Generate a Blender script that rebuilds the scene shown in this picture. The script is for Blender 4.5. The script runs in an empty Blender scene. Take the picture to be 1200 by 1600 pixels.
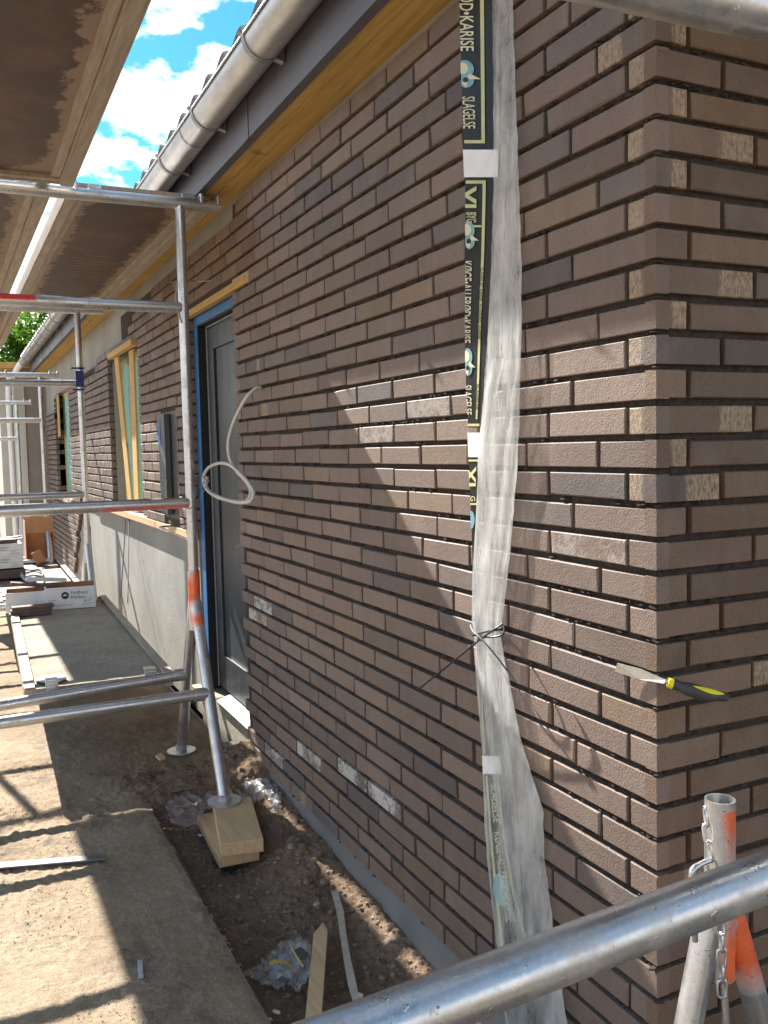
import bpy, bmesh, math, random
from mathutils import Vector, Matrix, noise
random.seed(7)
R = math.radians
sc = bpy.context.scene
col = sc.collection

# ------------------------------------------------------------------ camera
FW = Vector((-0.9003364, 0.4294236, -0.0708469))
_yaw, _pit, _rol, FPX = R(154.5059623), R(-4.06254931), R(-1.30819334), 1406.834
_r = Vector((math.sin(_yaw), -math.cos(_yaw), 0))
FW = Vector((math.cos(_yaw)*math.cos(_pit), math.sin(_yaw)*math.cos(_pit), math.sin(_pit)))
_u = _r.cross(FW)
RT = _r*math.cos(_rol) + _u*math.sin(_rol)
UP = -_r*math.sin(_rol) + _u*math.cos(_rol)
CAM = Vector((1.2662, -1.1550, 1.3707))
cam_d = bpy.data.cameras.new('camera'); cam = bpy.data.objects.new('camera', cam_d); col.objects.link(cam)
cam_d.sensor_fit = 'HORIZONTAL'; cam_d.sensor_width = 36; cam_d.lens = 36*FPX/1200
cam_d.clip_start = 0.02; cam_d.clip_end = 3000
m3 = Matrix((RT, UP, -FW)).transposed()
cam.matrix_world = Matrix.Translation(CAM) @ m3.to_4x4()
sc.camera = cam
def ray(px, py): return FW + RT*((px-600)/FPX) - UP*((py-800)/FPX)
def at(px, py, ax, v):
    """point of the place where the sight line meets a known plane (used for measuring)"""
    d = ray(px, py); s = (v-CAM[ax])/d[ax]; return CAM + d*s
def W(px, py, y=0.0): return at(px, py, 1, y)
def G(px, py, z=0.0): return at(px, py, 2, z)

# ------------------------------------------------------------------ light
SUN = Vector((-1.22, -0.272, 1.0)).normalized()
sd = bpy.data.lights.new('sun', 'SUN'); sd.energy = 5.0; sd.angle = R(0.5); sd.color = (1.0, 0.945, 0.86)
so = bpy.data.objects.new('sun', sd); col.objects.link(so); so.location = (-6, -6, 9)
so.rotation_euler = SUN.to_track_quat('Z', 'Y').to_euler()
wd = bpy.data.worlds.new('World'); sc.world = wd; wd.use_nodes = True
nt = wd.node_tree; N = nt.nodes; L = nt.links; N.clear()
sky = N.new('ShaderNodeTexSky'); sky.sky_type = 'NISHITA'; sky.sun_disc = False
sky.sun_elevation = math.asin(SUN.z); sky.sun_rotation = math.atan2(SUN.x, SUN.y)
sky.air_density = 1.0; sky.dust_density = 0.3; sky.ozone_density = 1.6
tc = N.new('ShaderNodeTexCoord'); sep = N.new('ShaderNodeSeparateXYZ'); L.new(tc.outputs['Generated'], sep.inputs[0])
zz = N.new('ShaderNodeMath'); zz.operation = 'MAXIMUM'; L.new(sep.outputs['Z'], zz.inputs[0]); zz.inputs[1].default_value = 0.0
za = N.new('ShaderNodeMath'); za.operation = 'ADD'; L.new(zz.outputs[0], za.inputs[0]); za.inputs[1].default_value = 0.22
dx = N.new('ShaderNodeMath'); dx.operation = 'DIVIDE'; L.new(sep.outputs['X'], dx.inputs[0]); L.new(za.outputs[0], dx.inputs[1])
dy = N.new('ShaderNodeMath'); dy.operation = 'DIVIDE'; L.new(sep.outputs['Y'], dy.inputs[0]); L.new(za.outputs[0], dy.inputs[1])
cx = N.new('ShaderNodeCombineXYZ'); L.new(dx.outputs[0], cx.inputs[0]); L.new(dy.outputs[0], cx.inputs[1]); cx.inputs[2].default_value = 3.3
nz = N.new('ShaderNodeTexNoise'); nz.inputs['Scale'].default_value = 6.5; nz.inputs['Detail'].default_value = 9; nz.inputs['Roughness'].default_value = 0.55
L.new(cx.outputs[0], nz.inputs['Vector'])
# clouds thicken towards the horizon
low = N.new('ShaderNodeMapRange'); low.inputs['From Min'].default_value = 0.30; low.inputs['From Max'].default_value = 0.375
low.inputs['To Min'].default_value = 0.20; low.inputs['To Max'].default_value = -0.01; L.new(sep.outputs['Z'], low.inputs['Value'])
ad = N.new('ShaderNodeMath'); ad.operation = 'ADD'; L.new(nz.outputs['Fac'], ad.inputs[0]); L.new(low.outputs[0], ad.inputs[1])
rp = N.new('ShaderNodeValToRGB'); rp.color_ramp.elements[0].position = 0.53; rp.color_ramp.elements[1].position = 0.60
L.new(ad.outputs[0], rp.inputs[0])
cyan = N.new('ShaderNodeMixRGB'); cyan.blend_type = 'MULTIPLY'; cyan.inputs[0].default_value = 1; cyan.inputs[2].default_value = (0.30, 0.86, 0.98, 1)
L.new(sky.outputs[0], cyan.inputs[1])
mx = N.new('ShaderNodeMixRGB'); L.new(rp.outputs[0], mx.inputs[0]); L.new(cyan.outputs[0], mx.inputs[1]); mx.inputs[2].default_value = (8.6, 8.7, 9.0, 1)
bg = N.new('ShaderNodeBackground'); bg.inputs[1].default_value = 0.058; L.new(mx.outputs[0], bg.inputs[0])
wo = N.new('ShaderNodeOutputWorld'); L.new(bg.outputs[0], wo.inputs[0])
sc.view_settings.view_transform = 'Standard'; sc.view_settings.look = 'None'
sc.view_settings.exposure = 1.75; sc.view_settings.gamma = 1
sc.cycles.max_bounces = 8; sc.cycles.transparent_max_bounces = 24

# ------------------------------------------------------------------ materials
def newmat(name):
    m = bpy.data.materials.new(name); m.use_nodes = True
    nt = m.node_tree; b = nt.nodes['Principled BSDF']; return m, nt, b
def tex(nt, scale, detail=6, rough=0.6, stretch=None, vec='Object', dist=0.0):
    c = nt.nodes.new('ShaderNodeTexCoord'); o = c.outputs[vec]
    if stretch:
        mp = nt.nodes.new('ShaderNodeMapping'); mp.inputs['Scale'].default_value = stretch; nt.links.new(o, mp.inputs[0]); o = mp.outputs[0]
    n = nt.nodes.new('ShaderNodeTexNoise'); n.inputs['Scale'].default_value = scale; n.inputs['Detail'].default_value = detail
    n.inputs['Roughness'].default_value = rough; n.inputs['Distortion'].default_value = dist
    nt.links.new(o, n.inputs['Vector']); return n
def ramp(nt, src, stops):
    r = nt.nodes.new('ShaderNodeValToRGB'); e = r.color_ramp.elements
    e[0].position, e[0].color = stops[0][0], (*stops[0][1], 1)
    e[1].position, e[1].color = stops[-1][0], (*stops[-1][1], 1)
    for p, c in stops[1:-1]:
        k = e.new(p); k.color = (*c, 1)
    nt.links.new(src, r.inputs[0]); return r
def mixc(nt, f, a, b, mode='MIX'):
    x = nt.nodes.new('ShaderNodeMixRGB'); x.blend_type = mode
    for i, v in ((0, f), (1, a), (2, b)):
        if isinstance(v, (int, float)): x.inputs[i].default_value = v
        elif isinstance(v, tuple): x.inputs[i].default_value = (*v, 1)
        else: nt.links.new(v, x.inputs[i])
    return x.outputs[0]
def bump(nt, b, hs, strength=0.5, dist=0.002):
    prev = None
    for h in (hs if isinstance(hs, list) else [hs]):
        bp = nt.nodes.new('ShaderNodeBump'); bp.inputs['Strength'].default_value = h[1] if isinstance(h, tuple) else strength
        bp.inputs['Distance'].default_value = h[2] if isinstance(h, tuple) else dist
        nt.links.new(h[0] if isinstance(h, tuple) else h, bp.inputs['Height'])
        if prev: nt.links.new(prev.outputs[0], bp.inputs['Normal'])
        prev = bp
    nt.links.new(prev.outputs[0], b.inputs['Normal'])
def g3(v): return (v, v, v)
def simple(name, base, rough=0.6, metal=0.0, var=0.25, scale=30, bs=0.3, bd=0.001, stretch=None, base2=None, spec=None):
    m, nt, b = newmat(name)
    n = tex(nt, scale, stretch=stretch)
    b2 = base2 or tuple(c*(1-var) for c in base); b1 = base if base2 else tuple(min(1, c*(1+var*0.5)) for c in base)
    r = ramp(nt, n.outputs['Fac'], [(0.3, b2), (0.7, b1)])
    nt.links.new(r.outputs[0], b.inputs['Base Color']); b.inputs['Roughness'].default_value = rough; b.inputs['Metallic'].default_value = metal
    if spec is not None: b.inputs['Specular IOR Level'].default_value = spec
    n2 = tex(nt, scale*6, 4)
    if bs: bump(nt, b, [(n2.outputs['Fac'], bs, bd)])
    return m
def attr(nt, name):
    a = nt.nodes.new('ShaderNodeAttribute'); a.attribute_name = name; return a

def brick_mat():
    m, nt, b = newmat('dark_clinker_brick')
    a = attr(nt, 'bc')                     # fired colour of each brick, plus painted shade on the right face
    n1 = tex(nt, 26, 8, 0.7, (1, 1, 0.25)); n2 = tex(nt, 260, 3, 0.6); n4 = tex(nt, 7, 4, 0.6)
    c = mixc(nt, n1.outputs['Fac'], mixc(nt, 1.0, a.outputs['Color'], (0.74, 0.74, 0.74), 'MULTIPLY'), mixc(nt, 1.0, a.outputs['Color'], (1.25, 1.22, 1.18), 'MULTIPLY'))
    sp = ramp(nt, n2.outputs['Fac'], [(0.33, g3(0.45)), (0.42, g3(1.0))])
    c = mixc(nt, 1.0, c, sp.outputs[0], 'MULTIPLY')
    # sandy band burnt on a brick: attribute 'bp' = (mask)
    p = attr(nt, 'bp'); sx = nt.nodes.new('ShaderNodeSeparateXYZ'); nt.links.new(p.outputs['Vector'], sx.inputs[0])
    def M(op, a_, b_):
        q = nt.nodes.new('ShaderNodeMath'); q.operation = op
        for i, v in enumerate((a_, b_)):
            if isinstance(v, (int, float)): q.inputs[i].default_value = v
            else: nt.links.new(v, q.inputs[i])
        return q.outputs[0]
    d = M('ABSOLUTE', M('SUBTRACT', sx.outputs['X'], sx.outputs['Y']), 0)
    nn = tex(nt, 30, 6, 0.7, (1, 1, 0.4))
    inside = M('SUBTRACT', sx.outputs['Z'], M('ADD', d, M('MULTIPLY', M('SUBTRACT', nn.outputs['Fac'], 0.5), 0.05)))
    msk = M('MULTIPLY', inside, 130); cl = nt.nodes.new('ShaderNodeClamp'); nt.links.new(msk, cl.inputs[0])
    ns = tex(nt, 150, 6, 0.75, (1, 1, 0.45)); sandf = ramp(nt, ns.outputs['Fac'], [(0.40, g3(0.05)), (0.58, g3(0.95))])
    f = M('MULTIPLY', cl.outputs[0], sandf.outputs[0])
    c = mixc(nt, f, c, (0.38, 0.285, 0.185))
    # lime bloom: attribute 'bw'
    w = attr(nt, 'bw'); nw = tex(nt, 38, 8, 0.75, dist=1.5); nw2 = tex(nt, 7, 3, 0.6); wm = mixc(nt, 0.45, nw.outputs['Fac'], nw2.outputs['Fac']); wf = ramp(nt, wm, [(0.46, g3(0)), (0.54, g3(1))])
    wf2 = M('MULTIPLY', w.outputs['Fac'], wf.outputs[0]); c = mixc(nt, wf2, c, (0.55, 0.53, 0.50))
    # faint dust
    du = ramp(nt, n4.outputs['Fac'], [(0.48, g3(0)), (0.75, g3(0.3))]); c = mixc(nt, du.outputs[0], c, (0.24, 0.195, 0.16)); n9 = tex(nt, 1.1, 4, 0.6); dv = ramp(nt, n9.outputs['Fac'], [(0.3, g3(0.82)), (0.7, g3(1.12))]); c = mixc(nt, 1.0, c, dv.outputs[0], 'MULTIPLY')
    nt.links.new(c, b.inputs['Base Color']); b.inputs['Roughness'].default_value = 0.62; b.inputs['Specular IOR Level'].default_value = 0.45
    n3 = tex(nt, 420, 3, 0.5, (1, 1, 0.5)); n5 = tex(nt, 60, 5, 0.6)
    bump(nt, b, [(n3.outputs['Fac'], 0.9, 0.0018), (n5.outputs['Fac'], 0.45, 0.0025), (sp.outputs[0], 0.5, 0.001)])
    return m
MB_ = brick_mat()
def mortar_mat():
    m, nt, b = newmat('rough_mortar'); n = tex(nt, 60, 8, 0.7); n2 = tex(nt, 200, 5, 0.7)
    r = ramp(nt, n.outputs['Fac'], [(0.3, (0.018, 0.013, 0.010)), (0.7, (0.075, 0.058, 0.047))]); nt.links.new(r.outputs[0], b.inputs['Base Color'])
    b.inputs['Roughness'].default_value = 0.95; bump(nt, b, [(n.outputs['Fac'], 0.9, 0.008), (n2.outputs['Fac'], 0.8, 0.003)]); return m
M_mortar = mortar_mat()
def wood_mat(name, c1, c2, axis=0, knots=True):
    m, nt, b = newmat(name); st = [9, 9, 9]; st[axis] = 0.6
    n = tex(nt, 6, 8, 0.65, tuple(st), dist=0.6); r = ramp(nt, n.outputs['Fac'], [(0.3, c1), (0.5, tuple((p+q)/2 for p, q in zip(c1, c2))), (0.7, c2)])
    c = r.outputs[0]
    if knots:
        k = tex(nt, 5, 3, 0.5); kr = ramp(nt, k.outputs['Fac'], [(0.24, g3(1)), (0.33, g3(0))]); c = mixc(nt, kr.outputs[0], c, tuple(x*0.35 for x in c1))
    nt.links.new(c, b.inputs['Base Color']); b.inputs['Roughness'].default_value = 0.7
    bump(nt, b, [(n.outputs['Fac'], 0.4, 0.0015)]); return m
M_pine = wood_mat('pine_wood', (0.50, 0.32, 0.16), (0.68, 0.49, 0.28))
M_pineZ = wood_mat('pine_wood_upright', (0.46, 0.28, 0.09), (0.62, 0.42, 0.16), 2)
M_soffit = wood_mat('yellow_ply_board', (0.33, 0.20, 0.055), (0.52, 0.34, 0.10))
M_rawpine = wood_mat('sandy_pine_block', (0.50, 0.33, 0.17), (0.70, 0.49, 0.28), 0)
def galv_mat():
    m, nt, b = newmat('galvanised_steel')
    v = nt.nodes.new('ShaderNodeTexVoronoi'); v.inputs['Scale'].default_value = 240; tcn = nt.nodes.new('ShaderNodeTexCoord'); nt.links.new(tcn.outputs['Object'], v.inputs['Vector'])
    n = tex(nt, 14, 8, 0.7); n2 = tex(nt, 120, 4, 0.6)
    r = ramp(nt, v.outputs['Color'], [(0.0, (0.50, 0.51, 0.52)), (1.0, (0.60, 0.61, 0.62))])
    dirt = ramp(nt, n.outputs['Fac'], [(0.52, g3(0)), (0.72, g3(0.75))])
    c = mixc(nt, dirt.outputs[0], r.outputs[0], (0.40, 0.36, 0.30))
    p = attr(nt, 'paint'); s = nt.nodes.new('ShaderNodeSeparateXYZ'); nt.links.new(p.outputs['Vector'], s.inputs[0])
    def edge(o):
        q = nt.nodes.new('ShaderNodeMath'); q.operation = 'MULTIPLY_ADD'; nt.links.new(n2.outputs['Fac'], q.inputs[0]); q.inputs[1].default_value = 0.35; nt.links.new(o, q.inputs[2])
        return ramp(nt, q.outputs[0], [(0.5, g3(0)), (0.95, g3(0.96))]).outputs[0]
    c = mixc(nt, edge(s.outputs['X']), c, (0.78, 0.13, 0.03)); c = mixc(nt, edge(s.outputs['Y']), c, (0.72, 0.03, 0.015))
    ns = tex(nt, 75, 3, 0.5); nm_ = tex(nt, 5, 3, 0.5); sm = mixc(nt, 0.35, ns.outputs['Fac'], nm_.outputs['Fac']); sp = ramp(nt, sm, [(0.645, g3(0)), (0.67, g3(0.7))])
    c = mixc(nt, sp.outputs[0], c, (0.42, 0.39, 0.34)); nk = tex(nt, 110, 3, 0.5); kk = ramp(nt, nk.outputs['Fac'], [(0.27, g3(0.35)), (0.31, g3(1))]); c = mixc(nt, 1.0, c, kk.outputs[0], 'MULTIPLY')
    nt.links.new(c, b.inputs['Base Color'])
    mr = nt.nodes.new('ShaderNodeMath'); mr.operation = 'MAXIMUM'; nt.links.new(s.outputs['X'], mr.inputs[0]); nt.links.new(s.outputs['Y'], mr.inputs[1])
    mm = nt.nodes.new('ShaderNodeMath'); mm.operation = 'MULTIPLY_ADD'; nt.links.new(mr.outputs[0], mm.inputs[0]); mm.inputs[1].default_value = -0.8; mm.inputs[2].default_value = 0.85
    m2 = nt.nodes.new('ShaderNodeMath'); m2.operation = 'MULTIPLY_ADD'; nt.links.new(dirt.outputs[0], m2.inputs[0]); m2.inputs[1].default_value = -0.6; nt.links.new(mm.outputs[0], m2.inputs[2]); m2.use_clamp = True
    nt.links.new(m2.outputs[0], b.inputs['Metallic'])
    rr = ramp(nt, n.outputs['Fac'], [(0.3, g3(0.22)), (0.7, g3(0.42))]); nt.links.new(rr.outputs[0], b.inputs['Roughness'])
    bump(nt, b, [(n2.outputs['Fac'], 0.15, 0.001), (n.outputs['Fac'], 0.2, 0.003), (sp.outputs[0], 0.5, 0.0012)]); return m
M_galv = galv_mat()
M_zinc = simple('zinc_gutter', (0.50, 0.50, 0.50), 0.36, 0.75, 0.25, 9, 0.1, 0.0006, (1, 3, 3))
M_strap = simple('gutter_strap_steel', (0.28, 0.29, 0.31), 0.45, 0.6, 0.2, 20)
M_fascia = simple('dark_grey_fascia_sheet', (0.105, 0.105, 0.125), 0.5, 0.2, 0.2, 5, 0.05)
M_alu = simple('dusty_aluminium_rail', (0.42, 0.37, 0.31), 0.6, 0.25, 0.35, 9, 0.3, 0.001, (0.6, 6, 6), base2=(0.27, 0.22, 0.17))
def ply_mat():
    m, nt, b = newmat('brown_film_ply'); n = tex(nt, 3.2, 9, 0.72); n2 = tex(nt, 11, 8, 0.75); c = nt.nodes.new('ShaderNodeTexCoord')
    r = ramp(nt, n.outputs['Fac'], [(0.3, (0.030, 0.019, 0.017)), (0.5, (0.056, 0.030, 0.022)), (0.72, (0.125, 0.066, 0.042))])
    e = attr(nt, 'edge'); q = nt.nodes.new('ShaderNodeMath'); q.operation = 'MULTIPLY_ADD'; nt.links.new(n2.outputs['Fac'], q.inputs[0]); q.inputs[1].default_value = 0.85; nt.links.new(e.outputs['Fac'], q.inputs[2])
    f = ramp(nt, q.outputs[0], [(1.06, g3(0)), (1.0, g3(0))]); f.color_ramp.elements[0].position = 0.87; f.color_ramp.elements[1].position = 0.92; f.color_ramp.elements[1].color = (0.9, 0.9, 0.9, 1)
    co = mixc(nt, f.outputs[0], r.outputs[0], (0.24, 0.17, 0.12)); nt.links.new(co, b.inputs['Base Color']); b.inputs['Roughness'].default_value = 0.55
    bump(nt, b, [(n2.outputs['Fac'], 0.2, 0.001)]); return m
M_ply = ply_mat()
def sand_mat(name, c1, c2, c3, fs=0.8, bare=None):
    m, nt, b = newmat(name); n = tex(nt, 2.2, 9, 0.7); n2 = tex(nt, 45, 6, 0.75); n3 = tex(nt, 350, 3, 0.6)
    r = ramp(nt, n.outputs['Fac'], [(0.3, c1), (0.5, c2), (0.7, c3)])
    r0 = r.outputs[0]
    if bare:
        nb = tex(nt, 3.3, 9, 0.78); bf = ramp(nt, nb.outputs['Fac'], [(0.54, g3(0)), (0.66, g3(0.75))]); r0 = mixc(nt, bf.outputs[0], r0, bare)
    g = ramp(nt, n3.outputs['Fac'], [(0.3, g3(0.58)), (0.7, g3(1.25))]); c = mixc(nt, 1.0, r0, g.outputs[0], 'MULTIPLY')
    g2 = ramp(nt, n2.outputs['Fac'], [(0.3, g3(0.75)), (0.65, g3(1.1))]); c = mixc(nt, 1.0, c, g2.outputs[0], 'MULTIPLY')
    nt.links.new(c, b.inputs['Base Color']); b.inputs['Roughness'].default_value = 0.95; b.inputs['Specular IOR Level'].default_value = 0.15
    n6 = tex(nt, 130, 5, 0.7); bump(nt, b, [(n2.outputs['Fac'], fs, 0.010), (n6.outputs['Fac'], fs, 0.006), (n3.outputs['Fac'], fs, 0.003)]); return m
M_sand = sand_mat('sand', (0.27, 0.20, 0.14), (0.39, 0.30, 0.21), (0.47, 0.38, 0.275), 0.8, (0.20, 0.165, 0.14))
M_soil = sand_mat('dark_soil', (0.165, 0.112, 0.076), (0.29, 0.202, 0.140), (0.43, 0.325, 0.24), 1.0)
M_far = sand_mat('trodden_earth', (0.20, 0.155, 0.11), (0.28, 0.22, 0.16), (0.34, 0.28, 0.2), 0.6)
def plaster_mat():
    m, nt, b = newmat('grey_render'); n = tex(nt, 1.6, 9, 0.65); n2 = tex(nt, 80, 5, 0.7); n3 = tex(nt, 5, 8, 0.8, (1, 1, 0.15), dist=1.0)
    r = ramp(nt, n.outputs['Fac'], [(0.32, (0.235, 0.228, 0.205)), (0.68, (0.35, 0.34, 0.305))]); k = ramp(nt, n3.outputs['Fac'], [(0.30, g3(0.62)), (0.40, g3(1))])
    c = mixc(nt, 1.0, r.outputs[0], k.outputs[0], 'MULTIPLY'); nt.links.new(c, b.inputs['Base Color']); b.inputs['Roughness'].default_value = 0.9
    n7 = tex(nt, 14, 7, 0.7); bump(nt, b, [(n2.outputs['Fac'], 0.6, 0.003), (n7.outputs['Fac'], 0.5, 0.006), (n3.outputs['Fac'], 0.4, 0.005)]); return m
M_plaster = plaster_mat()
M_smear = simple('dried_mortar_smear', (0.19, 0.15, 0.125), 0.9, 0, 0.3, 60, 0.5, 0.002)
M_plinth = simple('smooth_grey_plinth', (0.17, 0.175, 0.175), 0.7, 0, 0.18, 4, 0.15)
M_conc = simple('rough_concrete', (0.34, 0.31, 0.25), 0.95, 0, 0.35, 60, 0.9, 0.004)
M_door = simple('charcoal_blue_door_film', (0.034, 0.048, 0.062), 0.40, 0, 0.45, 3.5, 0.3, 0.006, (3, 1, .5), (0.010, 0.014, 0.020))
M_black = simple('black_plastic', (0.012, 0.012, 0.014), 0.45, 0, 0.2, 20, 0.05)
M_blue = simple('blue_tape', (0.02, 0.13, 0.33), 0.5, 0, 0.2, 14, 0.2)
M_dgrey = simple('slate_grey_panel', (0.075, 0.085, 0.095), 0.5, 0, 0.2, 8, 0.05)
M_cable = simple('pale_grey_conduit', (0.52, 0.50, 0.46), 0.5, 0, 0.1, 20, 0.05)
M_wire = simple('steel_wire', (0.30, 0.29, 0.28), 0.4, 0.8, 0.2, 40, 0.1)
M_card = simple('brown_cardboard', (0.42, 0.22, 0.11), 0.85, 0, 0.15, 8, 0.1)
M_whitecard = simple('white_printed_card', (0.72, 0.72, 0.74), 0.6, 0, 0.1, 10, 0.08)
M_ink = simple('dark_print', (0.03, 0.03, 0.04), 0.6, 0, 0.05, 10, 0)
M_inkg = simple('grey_print', (0.35, 0.36, 0.40), 0.6, 0, 0.05, 10, 0)
M_slip = simple('dark_brick_slip', (0.12, 0.085, 0.07), 0.75, 0, 0.4, 18, 0.4, 0.002)
M_tile = simple('dark_roof_tile', (0.06, 0.058, 0.06), 0.5, 0, 0.3, 12, 0.2)
M_tilel = simple('pale_weathered_roof_tile', (0.36, 0.36, 0.37), 0.5, 0, 0.3, 12, 0.2)
M_bark = simple('tree_bark', (0.10, 0.08, 0.06), 0.9, 0, 0.4, 14, 0.8, 0.02)
M_trowel = simple('worn_trowel_blade', (0.50, 0.48, 0.45), 0.42, 0.75, 0.3, 45, 0.4, 0.001, base2=(0.36, 0.34, 0.31))
M_yellow = simple('yellow_rubber', (0.72, 0.66, 0.02), 0.5, 0, 0.1, 20, 0.05)
M_rubber = simple('dusty_black_rubber', (0.045, 0.045, 0.048), 0.6, 0, 0.4, 60, 0.2)
M_white = simple('white_plastic', (0.8, 0.8, 0.8), 0.4, 0, 0.05, 20, 0)
M_steelbar = simple('grey_steel_bar', (0.16, 0.155, 0.165), 0.5, 0.4, 0.3, 20, 0.2)
M_pebble = simple('pebble', (0.34, 0.30, 0.25), 0.8, 0, 0.4, 30, 0.4)
M_clod = simple('soil_clod', (0.25, 0.178, 0.128), 0.95, 0, 0.35, 40, 0.9, 0.004)
def leaf_mat():
    m, nt, b = newmat('leaf'); a = attr(nt, 'lc'); nt.links.new(a.outputs['Color'], b.inputs['Base Color']); b.inputs['Roughness'].default_value = 0.5
    t = nt.nodes.new('ShaderNodeBsdfTranslucent'); nt.links.new(mixc(nt, 1.0, a.outputs['Color'], (1.6, 2.0, 0.6), 'MULTIPLY'), t.inputs['Color'])
    x = nt.nodes.new('ShaderNodeMixShader'); x.inputs[0].default_value = 0.4; nt.links.new(b.outputs[0], x.inputs[1]); nt.links.new(t.outputs[0], x.inputs[2])
    nt.links.new(x.outputs[0], nt.nodes['Material Output'].inputs[0]); return m
M_leaf = leaf_mat()
def film_mat(name, tint, op0, op1, scale=9, stretch=(3, 3, 0.5)):
    m, nt, b = newmat(name); n = tex(nt, scale, 7, 0.65, stretch); n2 = tex(nt, 55, 5, 0.7)
    b.inputs['Base Color'].default_value = (*tint, 1); b.inputs['Roughness'].default_value = 0.16; b.inputs['Specular IOR Level'].default_value = 0.8
    t = nt.nodes.new('ShaderNodeBsdfTranslucent'); t.inputs['Color'].default_value = (*tint, 1)
    x = nt.nodes.new('ShaderNodeMixShader'); x.inputs[0].default_value = 0.4; nt.links.new(b.outputs[0], x.inputs[1]); nt.links.new(t.outputs[0], x.inputs[2])
    tr = nt.nodes.new('ShaderNodeBsdfTransparent'); y = nt.nodes.new('ShaderNodeMixShader')
    r = ramp(nt, n.outputs['Fac'], [(0.35, g3(op0)), (0.68, g3(op1))]); nt.links.new(r.outputs[0], y.inputs[0]); nt.links.new(tr.outputs[0], y.inputs[1]); nt.links.new(x.outputs[0], y.inputs[2])
    nt.links.new(y.outputs[0], nt.nodes['Material Output'].inputs[0])
    bump(nt, b, [(n.outputs['Fac'], 0.4, 0.008), (n2.outputs['Fac'], 0.35, 0.002)]); return m
M_film = film_mat('milky_plastic_film', (0.94, 0.96, 0.95), 0.18, 0.72, 6, (2.2, 2.2, 0.7))
M_film2 = film_mat('thin_clear_film', (0.78, 0.80, 0.80), 0.15, 0.60, 14, (2, 2, 0.6))
M_filmblk = simple('black_printed_film', (0.012, 0.010, 0.009), 0.42, 0, 0.4, 22, 0.35, 0.002, (1, 1, 0.3), None, 0.22)
M_filmwht = simple('white_film_band', (0.78, 0.78, 0.80), 0.3, 0, 0.08, 20, 0.25, 0.002)
M_lime = simple('pale_lime_print', (0.50, 0.52, 0.25), 0.45, 0, 0.15, 25, 0.1)
M_cream = simple('cream_print', (0.62, 0.60, 0.42), 0.45, 0, 0.12, 25, 0.1)
M_teal = simple('teal_print', (0.16, 0.36, 0.40), 0.45, 0, 0.12, 25, 0.1)
M_foil = simple('pale_green_window_foil', (0.24, 0.50, 0.43), 0.3, 0, 0.15, 4, 0.5, 0.03, (5, 5, 0.6))
M_neigh = simple('neighbour_grey_render', (0.24, 0.215, 0.185), 0.9, 0, 0.15, 2, 0.3)
M_neighl = simple('neighbour_light_render', (0.50, 0.48, 0.43), 0.9, 0, 0.12, 2, 0.3)

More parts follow.
